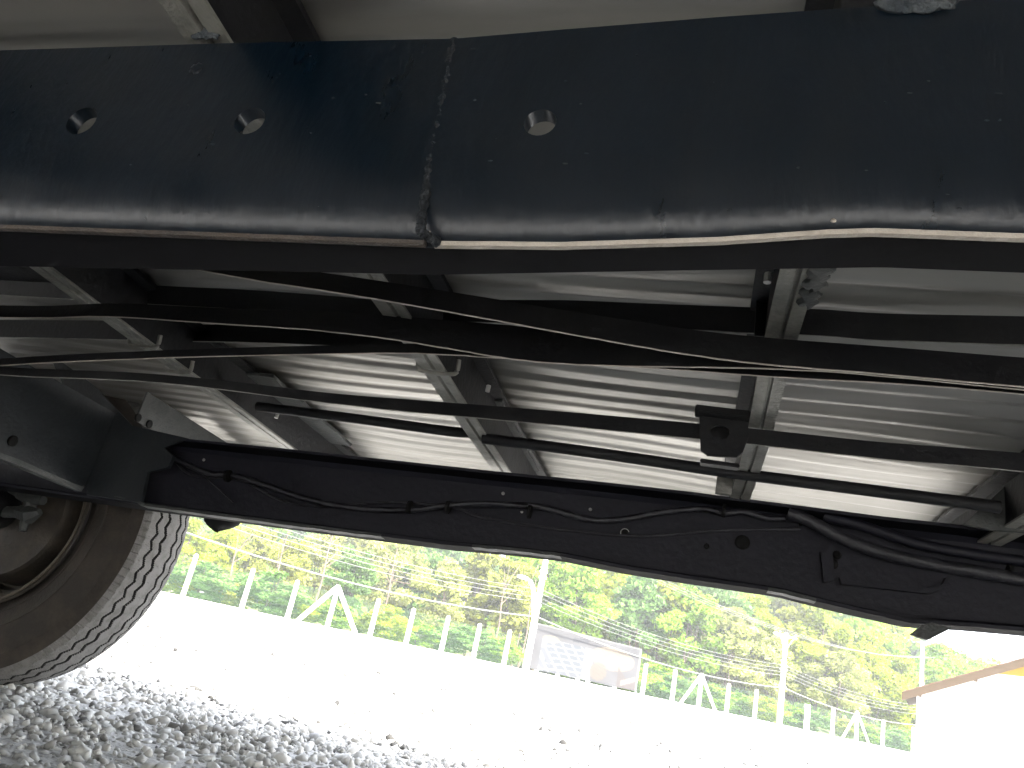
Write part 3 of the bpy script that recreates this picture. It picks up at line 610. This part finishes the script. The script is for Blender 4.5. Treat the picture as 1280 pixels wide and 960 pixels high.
for a_, b_ in segs:
    me = bpy.data.meshes.new('mesh_panel'); pa, pb2 = a_+n_*.09-fo, b_+n_*.09-fo
    me.from_pydata([tuple(pa+Vector((0,0,.05))), tuple(pb2+Vector((0,0,.05))), tuple(pb2+Vector((0,0,1.95))), tuple(pa+Vector((0,0,1.95)))], [], [(0,1,2,3)])
    uv = me.uv_layers.new(); ln = (b_-a_).length
    for i, c_ in enumerate(((0,0),(ln,0),(ln,1.9),(0,1.9))): uv.data[i].uv = c_
    me.materials.append(nm_); o = bpy.data.objects.new('mesh_panel', me); C.objects.link(o); o.parent = fence
# low concrete kerb under the fence
mb = MB(); A = FA+(FA-FB)*.9; Bq = FB+(FB-FA)*.25
mb.loft([[p-n_*.10, p+n_*.10, p+n_*.10+Vector((0,0,.14)), p-n_*.10+Vector((0,0,.14))] for p in (A, Bq)]); fpart(mb, 'kerb', M['concrete'])
# notched meter post between second pole and fence
p = fence_at(1005)+Vector((0, -.4, 0)); e = empty('notched_post', p, 'short white concrete post with a row of round holes beside the distant pole', 'post')
mb = MB(); mb.box((-.16, -.12, 0), (.16, .12, 1.95)); mb.box((-.24, -.10, 1.7), (-.162, .10, 1.93)); mb.obj('shaft', M['concrete'], e)
for i in range(5):
    mb = MB(); mb.tube([Vector((-.08, -.125, .28+i*.33)), Vector((-.08, -.16, .28+i*.33))], .06, 8); mb.obj('dark_hole_peg', M['black'], e)  # black stub paints the dark of a round hole
# ================================================================== BANNER
bp0, bp1 = fence_at(655)-n_*.2, fence_at(793)-n_*.2
ban = empty('advert_banner', (bp0+bp1)/2, 'wide grey and beige picture banner hung on the fence beside the pole', 'banner')
bo = Vector(ban.location); NX, NY = 112, 60
tl, trr, br_, bl_ = None, None, None, None
hgt0, hgt1 = .28, 2.95
bv_ = []; bfc = []; cols = []
for j in range(NY+1):
    for i in range(NX+1):
        u = i/NX; v = j/NY; p = bp0.lerp(bp1, u)-bo; bulge = .03*math.sin(u*9)*math.sin(v*3.1)
        bv_.append(tuple(p+n_*bulge+Vector((0, 0, hgt0+(hgt1-hgt0)*v))))
def pic(u, v):
    g = .36; c = [g, g*.99, g*1.06]
    c = [x*(1+.10*math.sin(u*17+v*9)) for x in c]
    if v < .72 and .10 < u < .55:                     # tiled pale panel, seen at a slant
        s = (u*11+v*3.2) % 1; t = (v*8-u*2.0) % 1
        c = [.72, .76, .80]
        if s > .22 and t > .3 and .14 < u < .47: c = [.33, .36, .42]
        if .05 < v < .5 and u < .2 and s > .5: c = [.42, .44, .5]
    if ((u-.74)/.21)**2+((v-.60)/.26)**2 < 1: c = [.82, .68, .52]     # beige blurred shape
    if ((u-.62)/.08)**2+((v-.25)/.2)**2 < 1: c = [.66, .52, .40] if (u*30+v*18) % 1 > .4 else [.34, .33, .30]
    if u > .80 and v < .5-.2*(u-.8)/.2+.18*math.sin(u*12): c = [.34, .28, .27]
    if u > .84 and abs(v-.10-(u-.84)*1.2) < .06 and u < .97: c = [.80, .72, .60]
    if ((u-.17)/.07)**2+((v-.72)/.08)**2 < 1: c = [.78, .70, .52]
    if .36 < u < .5 and v > .7 and abs(v-.85-.4*(u-.43)) < .05: c = [.22, .22, .26]
    if u < .02 or u > .985 or v > .97: c = [.7, .7, .7]
    return c
for j in range(NY):
    for i in range(NX):
        bfc.append((j*(NX+1)+i, j*(NX+1)+i+1, (j+1)*(NX+1)+i+1, (j+1)*(NX+1)+i)); cols.append([.02+q_*.085 for q_ in pic((i+.5)/NX, (j+.5)/NY)])
me = bpy.data.meshes.new('printed_sheet'); me.from_pydata(bv_, [], bfc); a = me.color_attributes.new('tint', 'FLOAT_COLOR', 'CORNER')
a.data.foreach_set('color', np.array([[*c, 1] for c in cols]).repeat(4, 0).reshape(-1)); pm = mat('printed banner', (.5, .5, .5), .9, spec=.05); n = pm.node_tree.nodes; at = n.new('ShaderNodeAttribute'); at.attribute_name = 'tint'; pm.node_tree.links.new(at.outputs['Color'], n['Principled BSDF'].inputs['Base Color'])
me.materials.append(pm); o = bpy.data.objects.new('printed_sheet', me); C.objects.link(o); o.parent = ban
for q in (bp0, bp1):
    mb = MB(); mb.tube([q-bo+n_*.06, q-bo+n_*.06+Vector((0, 0, 2.95))], .04, 8); mb.obj('banner_pole', M['lamp'], ban)
# ================================================================== POLES AND WIRES
def pole(p, h, lab, lamp_side, lamp_h, cross=True, rr_=(.17, .10), armlen=2.6):
    e = empty('utility_pole', p, lab, 'utility pole', 'utility poles along the road')
    mb = MB(); mb.tube([Vector((0,0,h*t)) for t in (0, .25, .5, .75, 1)], [rr_[0]+(rr_[1]-rr_[0])*t for t in (0, .25, .5, .75, 1)], 10); mb.obj('shaft', M['pole'], e, smooth=True)
    if cross:
        mb = MB(); A = fdir*1.0; w_ = Vector((0,0,.07)); q = n_*.06
        mb.loft([[s-q-w_, s+q-w_, s+q+w_, s-q+w_] for s in (Vector((0,0,h-.25))-A-n_*.16, Vector((0,0,h-.25))+A-n_*.16)]); ca = mb.obj('crossarm', M['pole'], e)
        for s in (-.9, -.1, .9):
            b0_ = Vector((0,0,h-.16))+fdir*s-n_*.16; mb = MB(); mb.tube([b0_, b0_+Vector((0,0,.1)), b0_+Vector((0,0,.18))], [.05, .07, .03], 8); mb.obj('insulator', M['lamp'], ca)
        mb = MB(); mb.tube([Vector((0,0,h-1.1))+fdir*.1-n_*.1, Vector((0,0,h-.3))+fdir*.7-n_*.16], .025, 6); mb.obj('brace', M['lamp'], e)
    if lamp_side:
        s = lamp_side; z0 = lamp_h; pts = [Vector((0,0,z0))-n_*.1, Vector((0,0,z0+1.1))-n_*.35+fdir*s*.4, Vector((0,0,z0+2.3))-n_*.6+fdir*s*.9, Vector((0,0,z0+2.75))-n_*.7+fdir*s*1.3]
        mb = MB(); mb.tube(spline(pts, 5), .125, 8); ar = mb.obj('lamp_arm', M['lamp'], e, smooth=True)
        q = pts[-1]; mb = MB(); mb.tube([q-fdir*s*.05, q+fdir*s*.25+Vector((0,0,.08)), q+fdir*s*.75+Vector((0,0,.1)), q+fdir*s*.95+Vector((0,0,.08))], [.05, .12, .13, .05], 8); mb.obj('lamp_head', M['lamp'], ar, smooth=True)
    for zz in (.42*h, .60*h, .64*h):
        mb = MB(); mb.tube([Vector((0,0,zz-.06)), Vector((0,0,zz+.06))], rr_[0]+.03, 10); mb.obj('pole_band', M['lamp'], e)
    return e
PA, PB = G(652, 49), G(985, 68); PA = fence_at(652)-n_*.5; PB = fence_at(985)+n_*.8
PA.z = PB.z = 0; pd = (PB-PA); P3 = PB+pd*.92+Vector((0,0,0)); P0 = PA-pd; P00 = P0-pd
p1 = pole(PA, 9.4, 'thick pale concrete pole with a lamp arm beside the banner', -1, 2.4, True, (.22, .14))
mb = MB(); mb.box((-.22, -.42, 2.3), (.18, -.2, 2.9)); mb.obj('junction_box', M['lamp'], p1)
pole(PB, 6.8, 'concrete pole with a crossarm and curved lamp in the distant right', -1, 3.6, True, (.24, .14))
pq = G(1150, 62); pole(pq, 8.3, 'bare thin pole behind the white building', 0, 0, False, (.16, .13))
pole(P0, 9.2, 'concrete pole beyond the left edge of the yard', -1, 4.0)
def wire(h, off, rad, lab, sag=.55, hv=0):
    pts = []; ch = [P00, P0, PA, PB, P3]; hs = [h, h, h, h-2.0*hv-.35 if hv==1 else h-.5, h-.4]
    for k in range(4):
        for i in range(12):
            t = i/12; p = ch[k].lerp(ch[k+1], t); p.z = hs[k]*(1-t)+hs[k+1]*t - sag*4*t*(1-t); pts.append(p+n_*(-.2)+fdir*0+n_*off)
    mb = MB(); mb.tube(pts, rad*1.15, 5); o = mb.obj('power_line', M['wire']); tag(o, lab, 'cable', 'cables strung between the poles')
for k, (h, off, rad, lab) in enumerate(((3.25, 0, .035, 'thick lowest cable slung between the concrete poles'), (4.15, 0, .012, 'lower thin cable of the bundle above the fence'), (4.4, .1, .012, 'second thin cable of the bundle above the fence'), (4.65, .0, .012, 'third thin cable of the bundle above the fence'),
    (4.9, .1, .012, 'topmost thin cable of the bundle above the fence'), (9.25, -.6, .011, 'nearest high cable on the crossarms'), (9.25, .0, .011, 'middle high cable on the crossarms'), (9.25, .7, .011, 'farthest high cable on the crossarms'))):
    wire(h, off, rad, lab, .6+.1*random.random(), 1 if h > 9 else .6)
# ================================================================== BUILDING
bd = 38.0; q0 = Z(1146, 866, bd); xw = q0.x; zt = q0.z
bld = empty('white_building', (xw, bd, 0), 'white rendered building with a brown timber eave and a yellow band painted as its shade at the right', 'building', rz=R(-31))
sl_ = .50
mb = MB(); Wd = 14.0; pk = zt+Wd/2*sl_
face = [(0,0,0),(Wd,0,0),(Wd,0,zt),(Wd/2,0,pk),(0,0,zt)]; back = [(x,9,z) for x,y,z in face]
mb.add(face+back, [(0,1,2,3,4),(5,9,8,7,6),(0,5,6,1),(1,6,7,2),(0,4,9,5)]); mb.obj('wall', M['wall'], bld)
mb = MB(); g0 = [(1.6, zt+.55), (Wd/2, zt+1.1), (Wd-1.6, zt+.55), (Wd/2, pk-.02)]
mb.loft([[(x, yy, z) for x, z in ((3.0, zt+3.0*sl_-.03), (Wd/2, zt+2.9*sl_+.25), (Wd-3.0, zt+3.0*sl_-.03), (Wd/2, pk-.03))] for yy in (-.02, -.003)]); mb.obj('eave_shade_panel', M['yellow'], bld)  # panel paints the part of the wall shaded by the eave
nrm = Vector((-sl_, 0, 1)).normalized()
for s in (0, 1):
    fx = (lambda x: x) if s == 0 else (lambda x: Wd-x)
    mb = MB(); x0, x1 = -.55, Wd/2-.02
    z0_, z1_ = zt+x0*sl_, zt+x1*sl_
    mb.loft([[(fx(x), -.9, z+.04), (fx(x), 9.5, z+.04), (fx(x), 9.5, z+.12), (fx(x), -.9, z+.12)] for x, z in ((x0, z0_), (x1, z1_))]); rf = mb.obj('roof', M['wood'], bld)
    mb = MB(); mb.loft([[(fx(x), -.96, z-.22), (fx(x), -.902, z-.22), (fx(x), -.902, z+.17), (fx(x), -.96, z+.17)] for x, z in ((x0-.05, z0_-.025), (x1, z1_))]); mb.obj('barge_board', M['wood'], rf)
    for k in range(14):
        xa = x0+k*(x1-x0)/14; xb = xa+(x1-x0)/14-.02
        mb = MB(); mb.loft([[(fx(x), -.98, z+.125), (fx(x), 9.5, z+.125), (fx(x), 9.5, z+.18), (fx(x), -.98, z+.18)] for x, z in ((xa, zt+xa*sl_+.012), (xb, zt+xb*sl_-.01))]); mb.obj('roof_tile', M['tile'], rf)
    for x in (.15, 2.4, 4.7):
        mb = MB(); z = zt+x*sl_; mb.box((fx(x)-.07, -.88, z-.24), (fx(x)+.06, -.025, z+.03)); mb.obj('lookout', M['wood'], rf)
mb = MB(); mb.box((5.6, -.06, 1.0), (7.0, -.004, 2.1)); wn = mb.obj('window', M['glass'], bld)
mb = MB()
for b_ in (((5.5,-.09,.92),(7.1,-.01,.995)), ((5.5,-.09,2.105),(7.1,-.01,2.18)), ((5.5,-.09,1.0),(5.595,-.01,2.1)), ((7.005,-.09,1.0),(7.1,-.01,2.1)), ((6.27,-.1,1.0),(6.33,-.065,2.1))): mb.box(*b_)
mb.obj('window_frame', M['concrete'], wn)
# ================================================================== CAR beyond the yard
ca = empty('white_car', Z(205, 740, 47).xy.to_3d(), 'small white car partly hidden behind the truck tyre', 'car', rz=.5)
mb = MB(); body = [(-2.0, .28), (2.0, .28), (2.05, .7), (1.9, .85), (1.0, .95), (.45, 1.4), (-1.2, 1.45), (-1.75, 1.0), (-2.0, .9)]
mb.loft([[(x, y*(.82 if z > 1.2 else .98), z) for x, z in body] for y in (-.85, -.8, .8, .85)]); mb.obj('body', M['carw'], ca)
for s in (-1, 1):
    mb = MB(); mb.loft([[(x, s*y, z) for x, z in ((.75, .98), (.38, 1.32), (-1.1, 1.36), (-1.5, 1.0))] for y in (.80, .845)]); mb.obj('window', M['glass'], ca)
    for x in (-1.3, 1.3):
        mb = MB(); mb.tube([Vector((x, s*.70, .31)), Vector((x, s*.88, .31))], .31, 16); wq = mb.obj('wheel', M['black'], ca); mb = MB(); mb.tube([Vector((x, s*.885, .31)), Vector((x, s*.90, .31))], .18, 12); mb.obj('hubcap', M['lamp'], wq)
# ================================================================== TREES
def leafmesh(name, mat_, seed, n_, shape, leaf=.32):
    r_ = np.random.default_rng(seed)
    # clump centres over an uneven crown of unit height (z 0..1), radius ~.4
    K = 46; cc = []
    while len(cc) < K:
        p = r_.uniform(-1, 1, 3)
        if np.linalg.norm(p) < 1 and np.linalg.norm(p) > .35: cc.append(p)
    cc = np.array(cc); cc[:, 2] = (cc[:, 2]+1)/2; taper = {'round': 1.0, 'tall': .62, 'wide': 1.35}[shape]
    cc[:, :2] *= (.34*taper)*(1.05-.5*np.abs(cc[:, 2:3]-.42)); rad = r_.uniform(.06, .13, K); br = r_.uniform(.62, 1.3, K)
    idx = r_.integers(0, K, n_); d = r_.normal(size=(n_, 3)); d /= np.linalg.norm(d, axis=1)[:, None]
    pos = cc[idx] + d*(rad[idx]*r_.uniform(.35, 1.05, n_))[:, None]*np.array([1.15, 1.15, .8])
    a = r_.normal(size=(n_, 3)); a /= np.linalg.norm(a, axis=1)[:, None]; b = np.cross(a, r_.normal(size=(n_, 3))); b /= np.linalg.norm(b, axis=1)[:, None]
    s = (leaf/10*r_.uniform(.5, 1.2, n_))[:, None]
    v = np.stack([pos-a*s, pos+b*s*.55, pos+a*s, pos-b*s*.55], 1).reshape(-1, 3)
    me = bpy.data.meshes.new(name); me.vertices.add(len(v)); me.vertices.foreach_set('co', v.reshape(-1)); f = np.arange(n_*4, dtype=np.int32)
    me.loops.add(n_*4); me.loops.foreach_set('vertex_index', f); me.polygons.add(n_); me.polygons.foreach_set('loop_start', np.arange(n_, dtype=np.int32)*4); me.polygons.foreach_set('loop_total', np.full(n_, 4, np.int32)); me.update()
    t = (br[idx]*r_.uniform(.8, 1.15, n_)); col = np.stack([t, t, t*.95, np.ones(n_)], 1).repeat(4, 0)
    at = me.color_attributes.new('tint', 'FLOAT_COLOR', 'POINT'); at.data.foreach_set('color', col.reshape(-1)); me.materials.append(mat_); return me, cc
def trunkmesh(name, seed, cc, shape):
    r_ = random.Random(seed); mb = MB(); top = Vector((r_.uniform(-.04, .04), r_.uniform(-.04, .04), .75))
    st_ = spline([Vector((0,0,-.42)), Vector((r_.uniform(-.02,.02), 0, -.1)), Vector((r_.uniform(-.03,.03), r_.uniform(-.03,.03), .3)), top], 4)
    mb.tube(st_, [.019-.013*i/(len(st_)-1) for i in range(len(st_))], 7)
    for k in range(12):
        q = Vector(cc[r_.randrange(len(cc))]); s0 = st_[r_.randrange(3, len(st_)-1)]; mid = s0.lerp(q, .5)+Vector((0,0,-.03)); mb.tube([s0, mid, q], [.008, .005, .002], 5)
    me = bpy.data.meshes.new(name); me.from_pydata(mb.v, [], mb.f); me.materials.append(M['trunk']); return me
PROTO = {}
for k, (cn, shp, nl) in enumerate((('yellow', 'round', 7000), ('yellow', 'tall', 6000), ('bright', 'round', 7000), ('bright', 'wide', 7500), ('teal', 'round', 7000), ('teal', 'tall', 6000), ('pale', 'wide', 5500), ('pale', 'round', 5500), ('olive', 'tall', 5000), ('olive', 'round', 6500), ('blue', 'round', 7000))):
    me, cc = leafmesh('crown', LM[cn], 20+k, nl, shp); PROTO.setdefault(cn, []).append((me, trunkmesh('trunk', 30+k, cc, shp)))
CN = {'yellow': 'yellow green', 'bright': 'bright green', 'teal': 'blue green', 'pale': 'pale dusty', 'olive': 'olive brown', 'blue': 'distant bluish'}
def tree(x, dist, ytop, cn, k=0, lab=None, wide=1., clear=.30, cat='tree', group='trees on the bank behind the fence', zb=0.):
    me, tk = PROTO[cn][k % len(PROTO[cn])]; p = G(x, dist); p.z = zb; top = Z(x, ytop, dist).z-zb
    hc = top/(1.0+clear*1.0); e = empty('leafy_tree' if cat == 'tree' else 'shrub', p, lab, cat, group, random.uniform(0, 6.28))
    base = top-hc
    for nm_, m_ in (('crown', me), ('trunk', tk)):
        o = bpy.data.objects.new(nm_, m_); C.objects.link(o); o.parent = e; 
        if nm_ == 'crown': o.location.z = base; o.scale = (hc*wide, hc*wide, hc)
        else: o.location.z = base; o.scale = (hc*wide, hc*wide, hc if base >= .42*hc else hc)
        if nm_ == 'trunk' and base < .42*hc: o.scale = (hc*wide, hc*wide, hc)
    return e
pos_words = lambda x: 'above the left fence posts' if x < 420 else 'left of the lamp pole' if x < 620 else 'behind the banner' if x < 820 else 'left of the crossarm pole' if x < 960 else 'right of the crossarm pole' if x < 1090 else 'beside the white building'
hill = lambda d: max(0., (d-84)*.16)
rows = [  # x, dist, ytop, colour, variant
 (150,70,610,'yellow',1),(215,62,640,'yellow',0),(262,66,640,'yellow',1),(300,72,640,'olive',0),(345,64,655,'olive',0),(385,70,650,'pale',1),(425,62,668,'teal',0),(470,70,655,'pale',0),
 (505,76,650,'teal',0),(540,64,690,'pale',1),(580,72,680,'olive',1),(625,70,680,'olive',0),(665,78,668,'bright',1),(705,72,690,'bright',0),(745,80,680,'yellow',0),(785,74,700,'teal',1),
 (815,76,700,'yellow',1),(850,74,722,'bright',0),(880,82,700,'teal',0),(905,76,748,'pale',0),(935,80,740,'yellow',0),(958,76,790,'pale',1),(990,84,728,'olive',1),(1020,80,748,'yellow',0),
 (1045,76,805,'pale',0),(1070,84,758,'bright',1),(1085,80,788,'yellow',1),(1120,80,815,'yellow',0),(1140,86,812,'bright',0),(1175,84,800,'bright',1),(1205,88,808,'bright',0),(1240,90,822,'yellow',0),
 (1285,90,830,'bright',0),(1340,90,850,'teal',0),(90,64,590,'bright',0),(30,70,560,'teal',0)]
for i, (x, d, yt, cn, k) in enumerate(rows):
    tree(x, d, yt+6, cn, k, f'{CN[cn]} {"slender" if k else "full"} tree on the bank {pos_words(x)}', 1.15)
bl = [(60,98,560,'bright',0),(140,102,590,'teal',0),(220,100,610,'bright',1),(290,96,620,'bright',0),(360,104,630,'teal',0),(430,98,640,'olive',1),(500,104,640,'bright',0),(570,98,655,'teal',0),(640,104,665,'yellow',0),(710,98,672,'bright',0),(780,104,680,'teal',0),(850,98,690,'bright',1),(920,104,670,'yellow',0),(985,98,685,'bright',0),(1045,104,705,'yellow',0),(1075,110,728,'bright',1),(1112,190,775,'blue',0),(1090,180,766,'blue',0),(1150,112,800,'teal',0)]
for i, (x, d, yt, cn, k) in enumerate(bl):
    tree(x, d, yt, cn, k, f'{CN[cn]} tree in the back row {pos_words(x)}', 1.25, group='trees in the back row of the wood')
# undergrowth shrubs along the fence
shr = [(195,'bright',.5),(225,'yellow',.6),(250,'teal',1.15),(275,'olive',.6),(300,'yellow',.7),(335,'teal',1.4),(356,'bright',.9),(385,'yellow',.6),(415,'bright',.8),(447,'olive',.5),(480,'yellow',1.),(520,'bright',.8),(560,'teal',1.1),(600,'teal',1.),(625,'bright',.9),(700,'bright',.9),(740,'teal',.9),(785,'bright',1.),(815,'bright',1.3),(835,'teal',1.),(860,'teal',1.),(893,'bright',1.),(925,'bright',.9),(955,'yellow',.9),(985,'bright',.9),(1015,'teal',.9),(1055,'olive',.9),(1080,'bright',.9),(1110,'teal',1.),(1130,'bright',1.)]
for i, (x, cn, s) in enumerate(shr):
    p0_ = fence_at(x); d = p0_.y+4+3*random.random(); yb = 829+.218*(x-640); tree(x, d, yb-42*s*44/d, cn, 0, f'low {CN[cn]} shrub behind the fence {pos_words(x)}', 2.3, .02, 'shrub', 'shrubs behind the fence mesh')
# bare pale stems on the left
for i, (x, d, y1) in enumerate(((385, 52, 640), (275, 53, 660), (330, 56, 650), (470, 60, 680), (648, 66, 720), (612, 60, 700), (905, 74, 800), (640, 70, 700))):
    p = G(x, d); top = Z(x+6, y1, d); mb = MB(); r_ = .09; pts = [Vector((0,0,0)), Vector((.2, 0, (top.z)*.35)), Vector((.05, 0, top.z*.7)), Vector((random.uniform(-.5, .9), 0, top.z))]
    mb.tube(spline(pts, 4), [r_*(1-.05*k) for k in range(13)], 6)
    for k in range(4): s0 = pts[2]*random.uniform(.7, 1.2); mb.tube([s0, s0+Vector((random.uniform(-1.2,1.2), random.uniform(-1,1), 1.3))], [.04, .015], 5)
    o = mb.obj('bare_stem', M['trunk']); o.location = p; tag(o, f'thin bare pale tree stem {pos_words(x)}', 'tree', 'bare stems in front of the wood')
# hillside behind with scrub
vs = []; fs = []; nx, ny = 60, 26
for j in range(ny):
    for i in range(nx):
        x = -160+i*8.; y = 88+j*8.; z = min(34, (y-88)*.17)*max(0, min(1, (95-x*.9+ (y-88)*.15)/60)) + 1.2*math.sin(x*.11)*math.sin(y*.09); vs.append((x, y, z-.6 if j == 0 else z))
for j in range(ny-1):
    for i in range(nx-1): fs.append((j*nx+i, j*nx+i+1, (j+1)*nx+i+1, (j+1)*nx+i))
mb = MB(); mb.add(vs, fs); o = mb.obj('hillside', M['bush'], smooth=True); tag(o, kind='structure')
# wood on the hillside: leaf clumps as one mass
rw = np.random.default_rng(5); NN = 60000; xx = rw.uniform(-150, 110, NN); yy = rw.uniform(90, 200, NN); fade = np.clip((95-xx*.9+(yy-88)*.15)/60, 0, 1)
zz = np.minimum(34, (yy-88)*.17)*fade + (4+3*np.sin(xx*.5)*np.sin(yy*.37))*rw.uniform(.05, 1.1, NN)*np.clip(fade+.15, 0, 1)
a = rw.normal(size=(NN, 3)); a /= np.linalg.norm(a, axis=1)[:, None]; b = np.cross(a, rw.normal(size=(NN, 3))); b /= np.linalg.norm(b, axis=1)[:, None]; s = rw.uniform(.35, .8, NN)[:, None]; pos = np.stack([xx, yy, zz], 1)
v = np.stack([pos-a*s, pos+b*s*.6, pos+a*s, pos-b*s*.6], 1).reshape(-1, 3); me = bpy.data.meshes.new('hill_wood'); me.vertices.add(NN*4); me.vertices.foreach_set('co', v.reshape(-1)); me.loops.add(NN*4); me.loops.foreach_set('vertex_index', np.arange(NN*4, dtype=np.int32)); me.polygons.add(NN); me.polygons.foreach_set('loop_start', np.arange(NN, dtype=np.int32)*4); me.polygons.foreach_set('loop_total', np.full(NN, 4, np.int32)); me.update()
t = rw.uniform(.7, 1.25, NN); at = me.color_attributes.new('tint', 'FLOAT_COLOR', 'POINT'); at.data.foreach_set('color', np.stack([t, t, t, np.ones(NN)], 1).repeat(4, 0).reshape(-1)); me.materials.append(LM['bright']); o = bpy.data.objects.new('hill_wood', me); C.objects.link(o)
tag(o, 'dense wood covering the hillside behind the trees', 'wood', kind='stuff')
hb = MB(); hb.box((-260, -12, -1.5), (240, 260, 42)); hz = hb.obj('haze', M['soil']); hz.data.materials.clear()
hm = bpy.data.materials.new('thin air haze'); hm.use_nodes = True; n = hm.node_tree.nodes; n.remove(n['Principled BSDF']); pv = n.new('ShaderNodeVolumePrincipled')
pv.inputs['Density'].default_value = .0011; pv.inputs['Color'].default_value = (.95, .97, 1, 1); hm.node_tree.links.new(pv.outputs[0], n['Material Output'].inputs['Volume']); hz.data.materials.append(hm); tag(hz, 'thin pale air haze over the yard and the wood', 'haze', kind='stuff')
seen = {}
for o in bpy.data.objects:
    if o.parent is None and o.get('label'): seen.setdefault(o['label'], []).append(o)
for k, v in seen.items():
    if len(v) > 1:
        v.sort(key=lambda o: math.atan2(o.location.x, o.location.y)); ws = ['leftmost', 'rightmost'] if len(v) == 2 else ['leftmost', 'middle', 'rightmost'] if len(v) == 3 else ['leftmost', 'second from the left', 'third from the left', 'rightmost']
        for o, q in zip(v, ws): o['label'] = k+', '+q
print('objects', len(bpy.data.objects), 'tris', sum(len(o.data.polygons) for o in bpy.data.objects if o.type == 'MESH'))
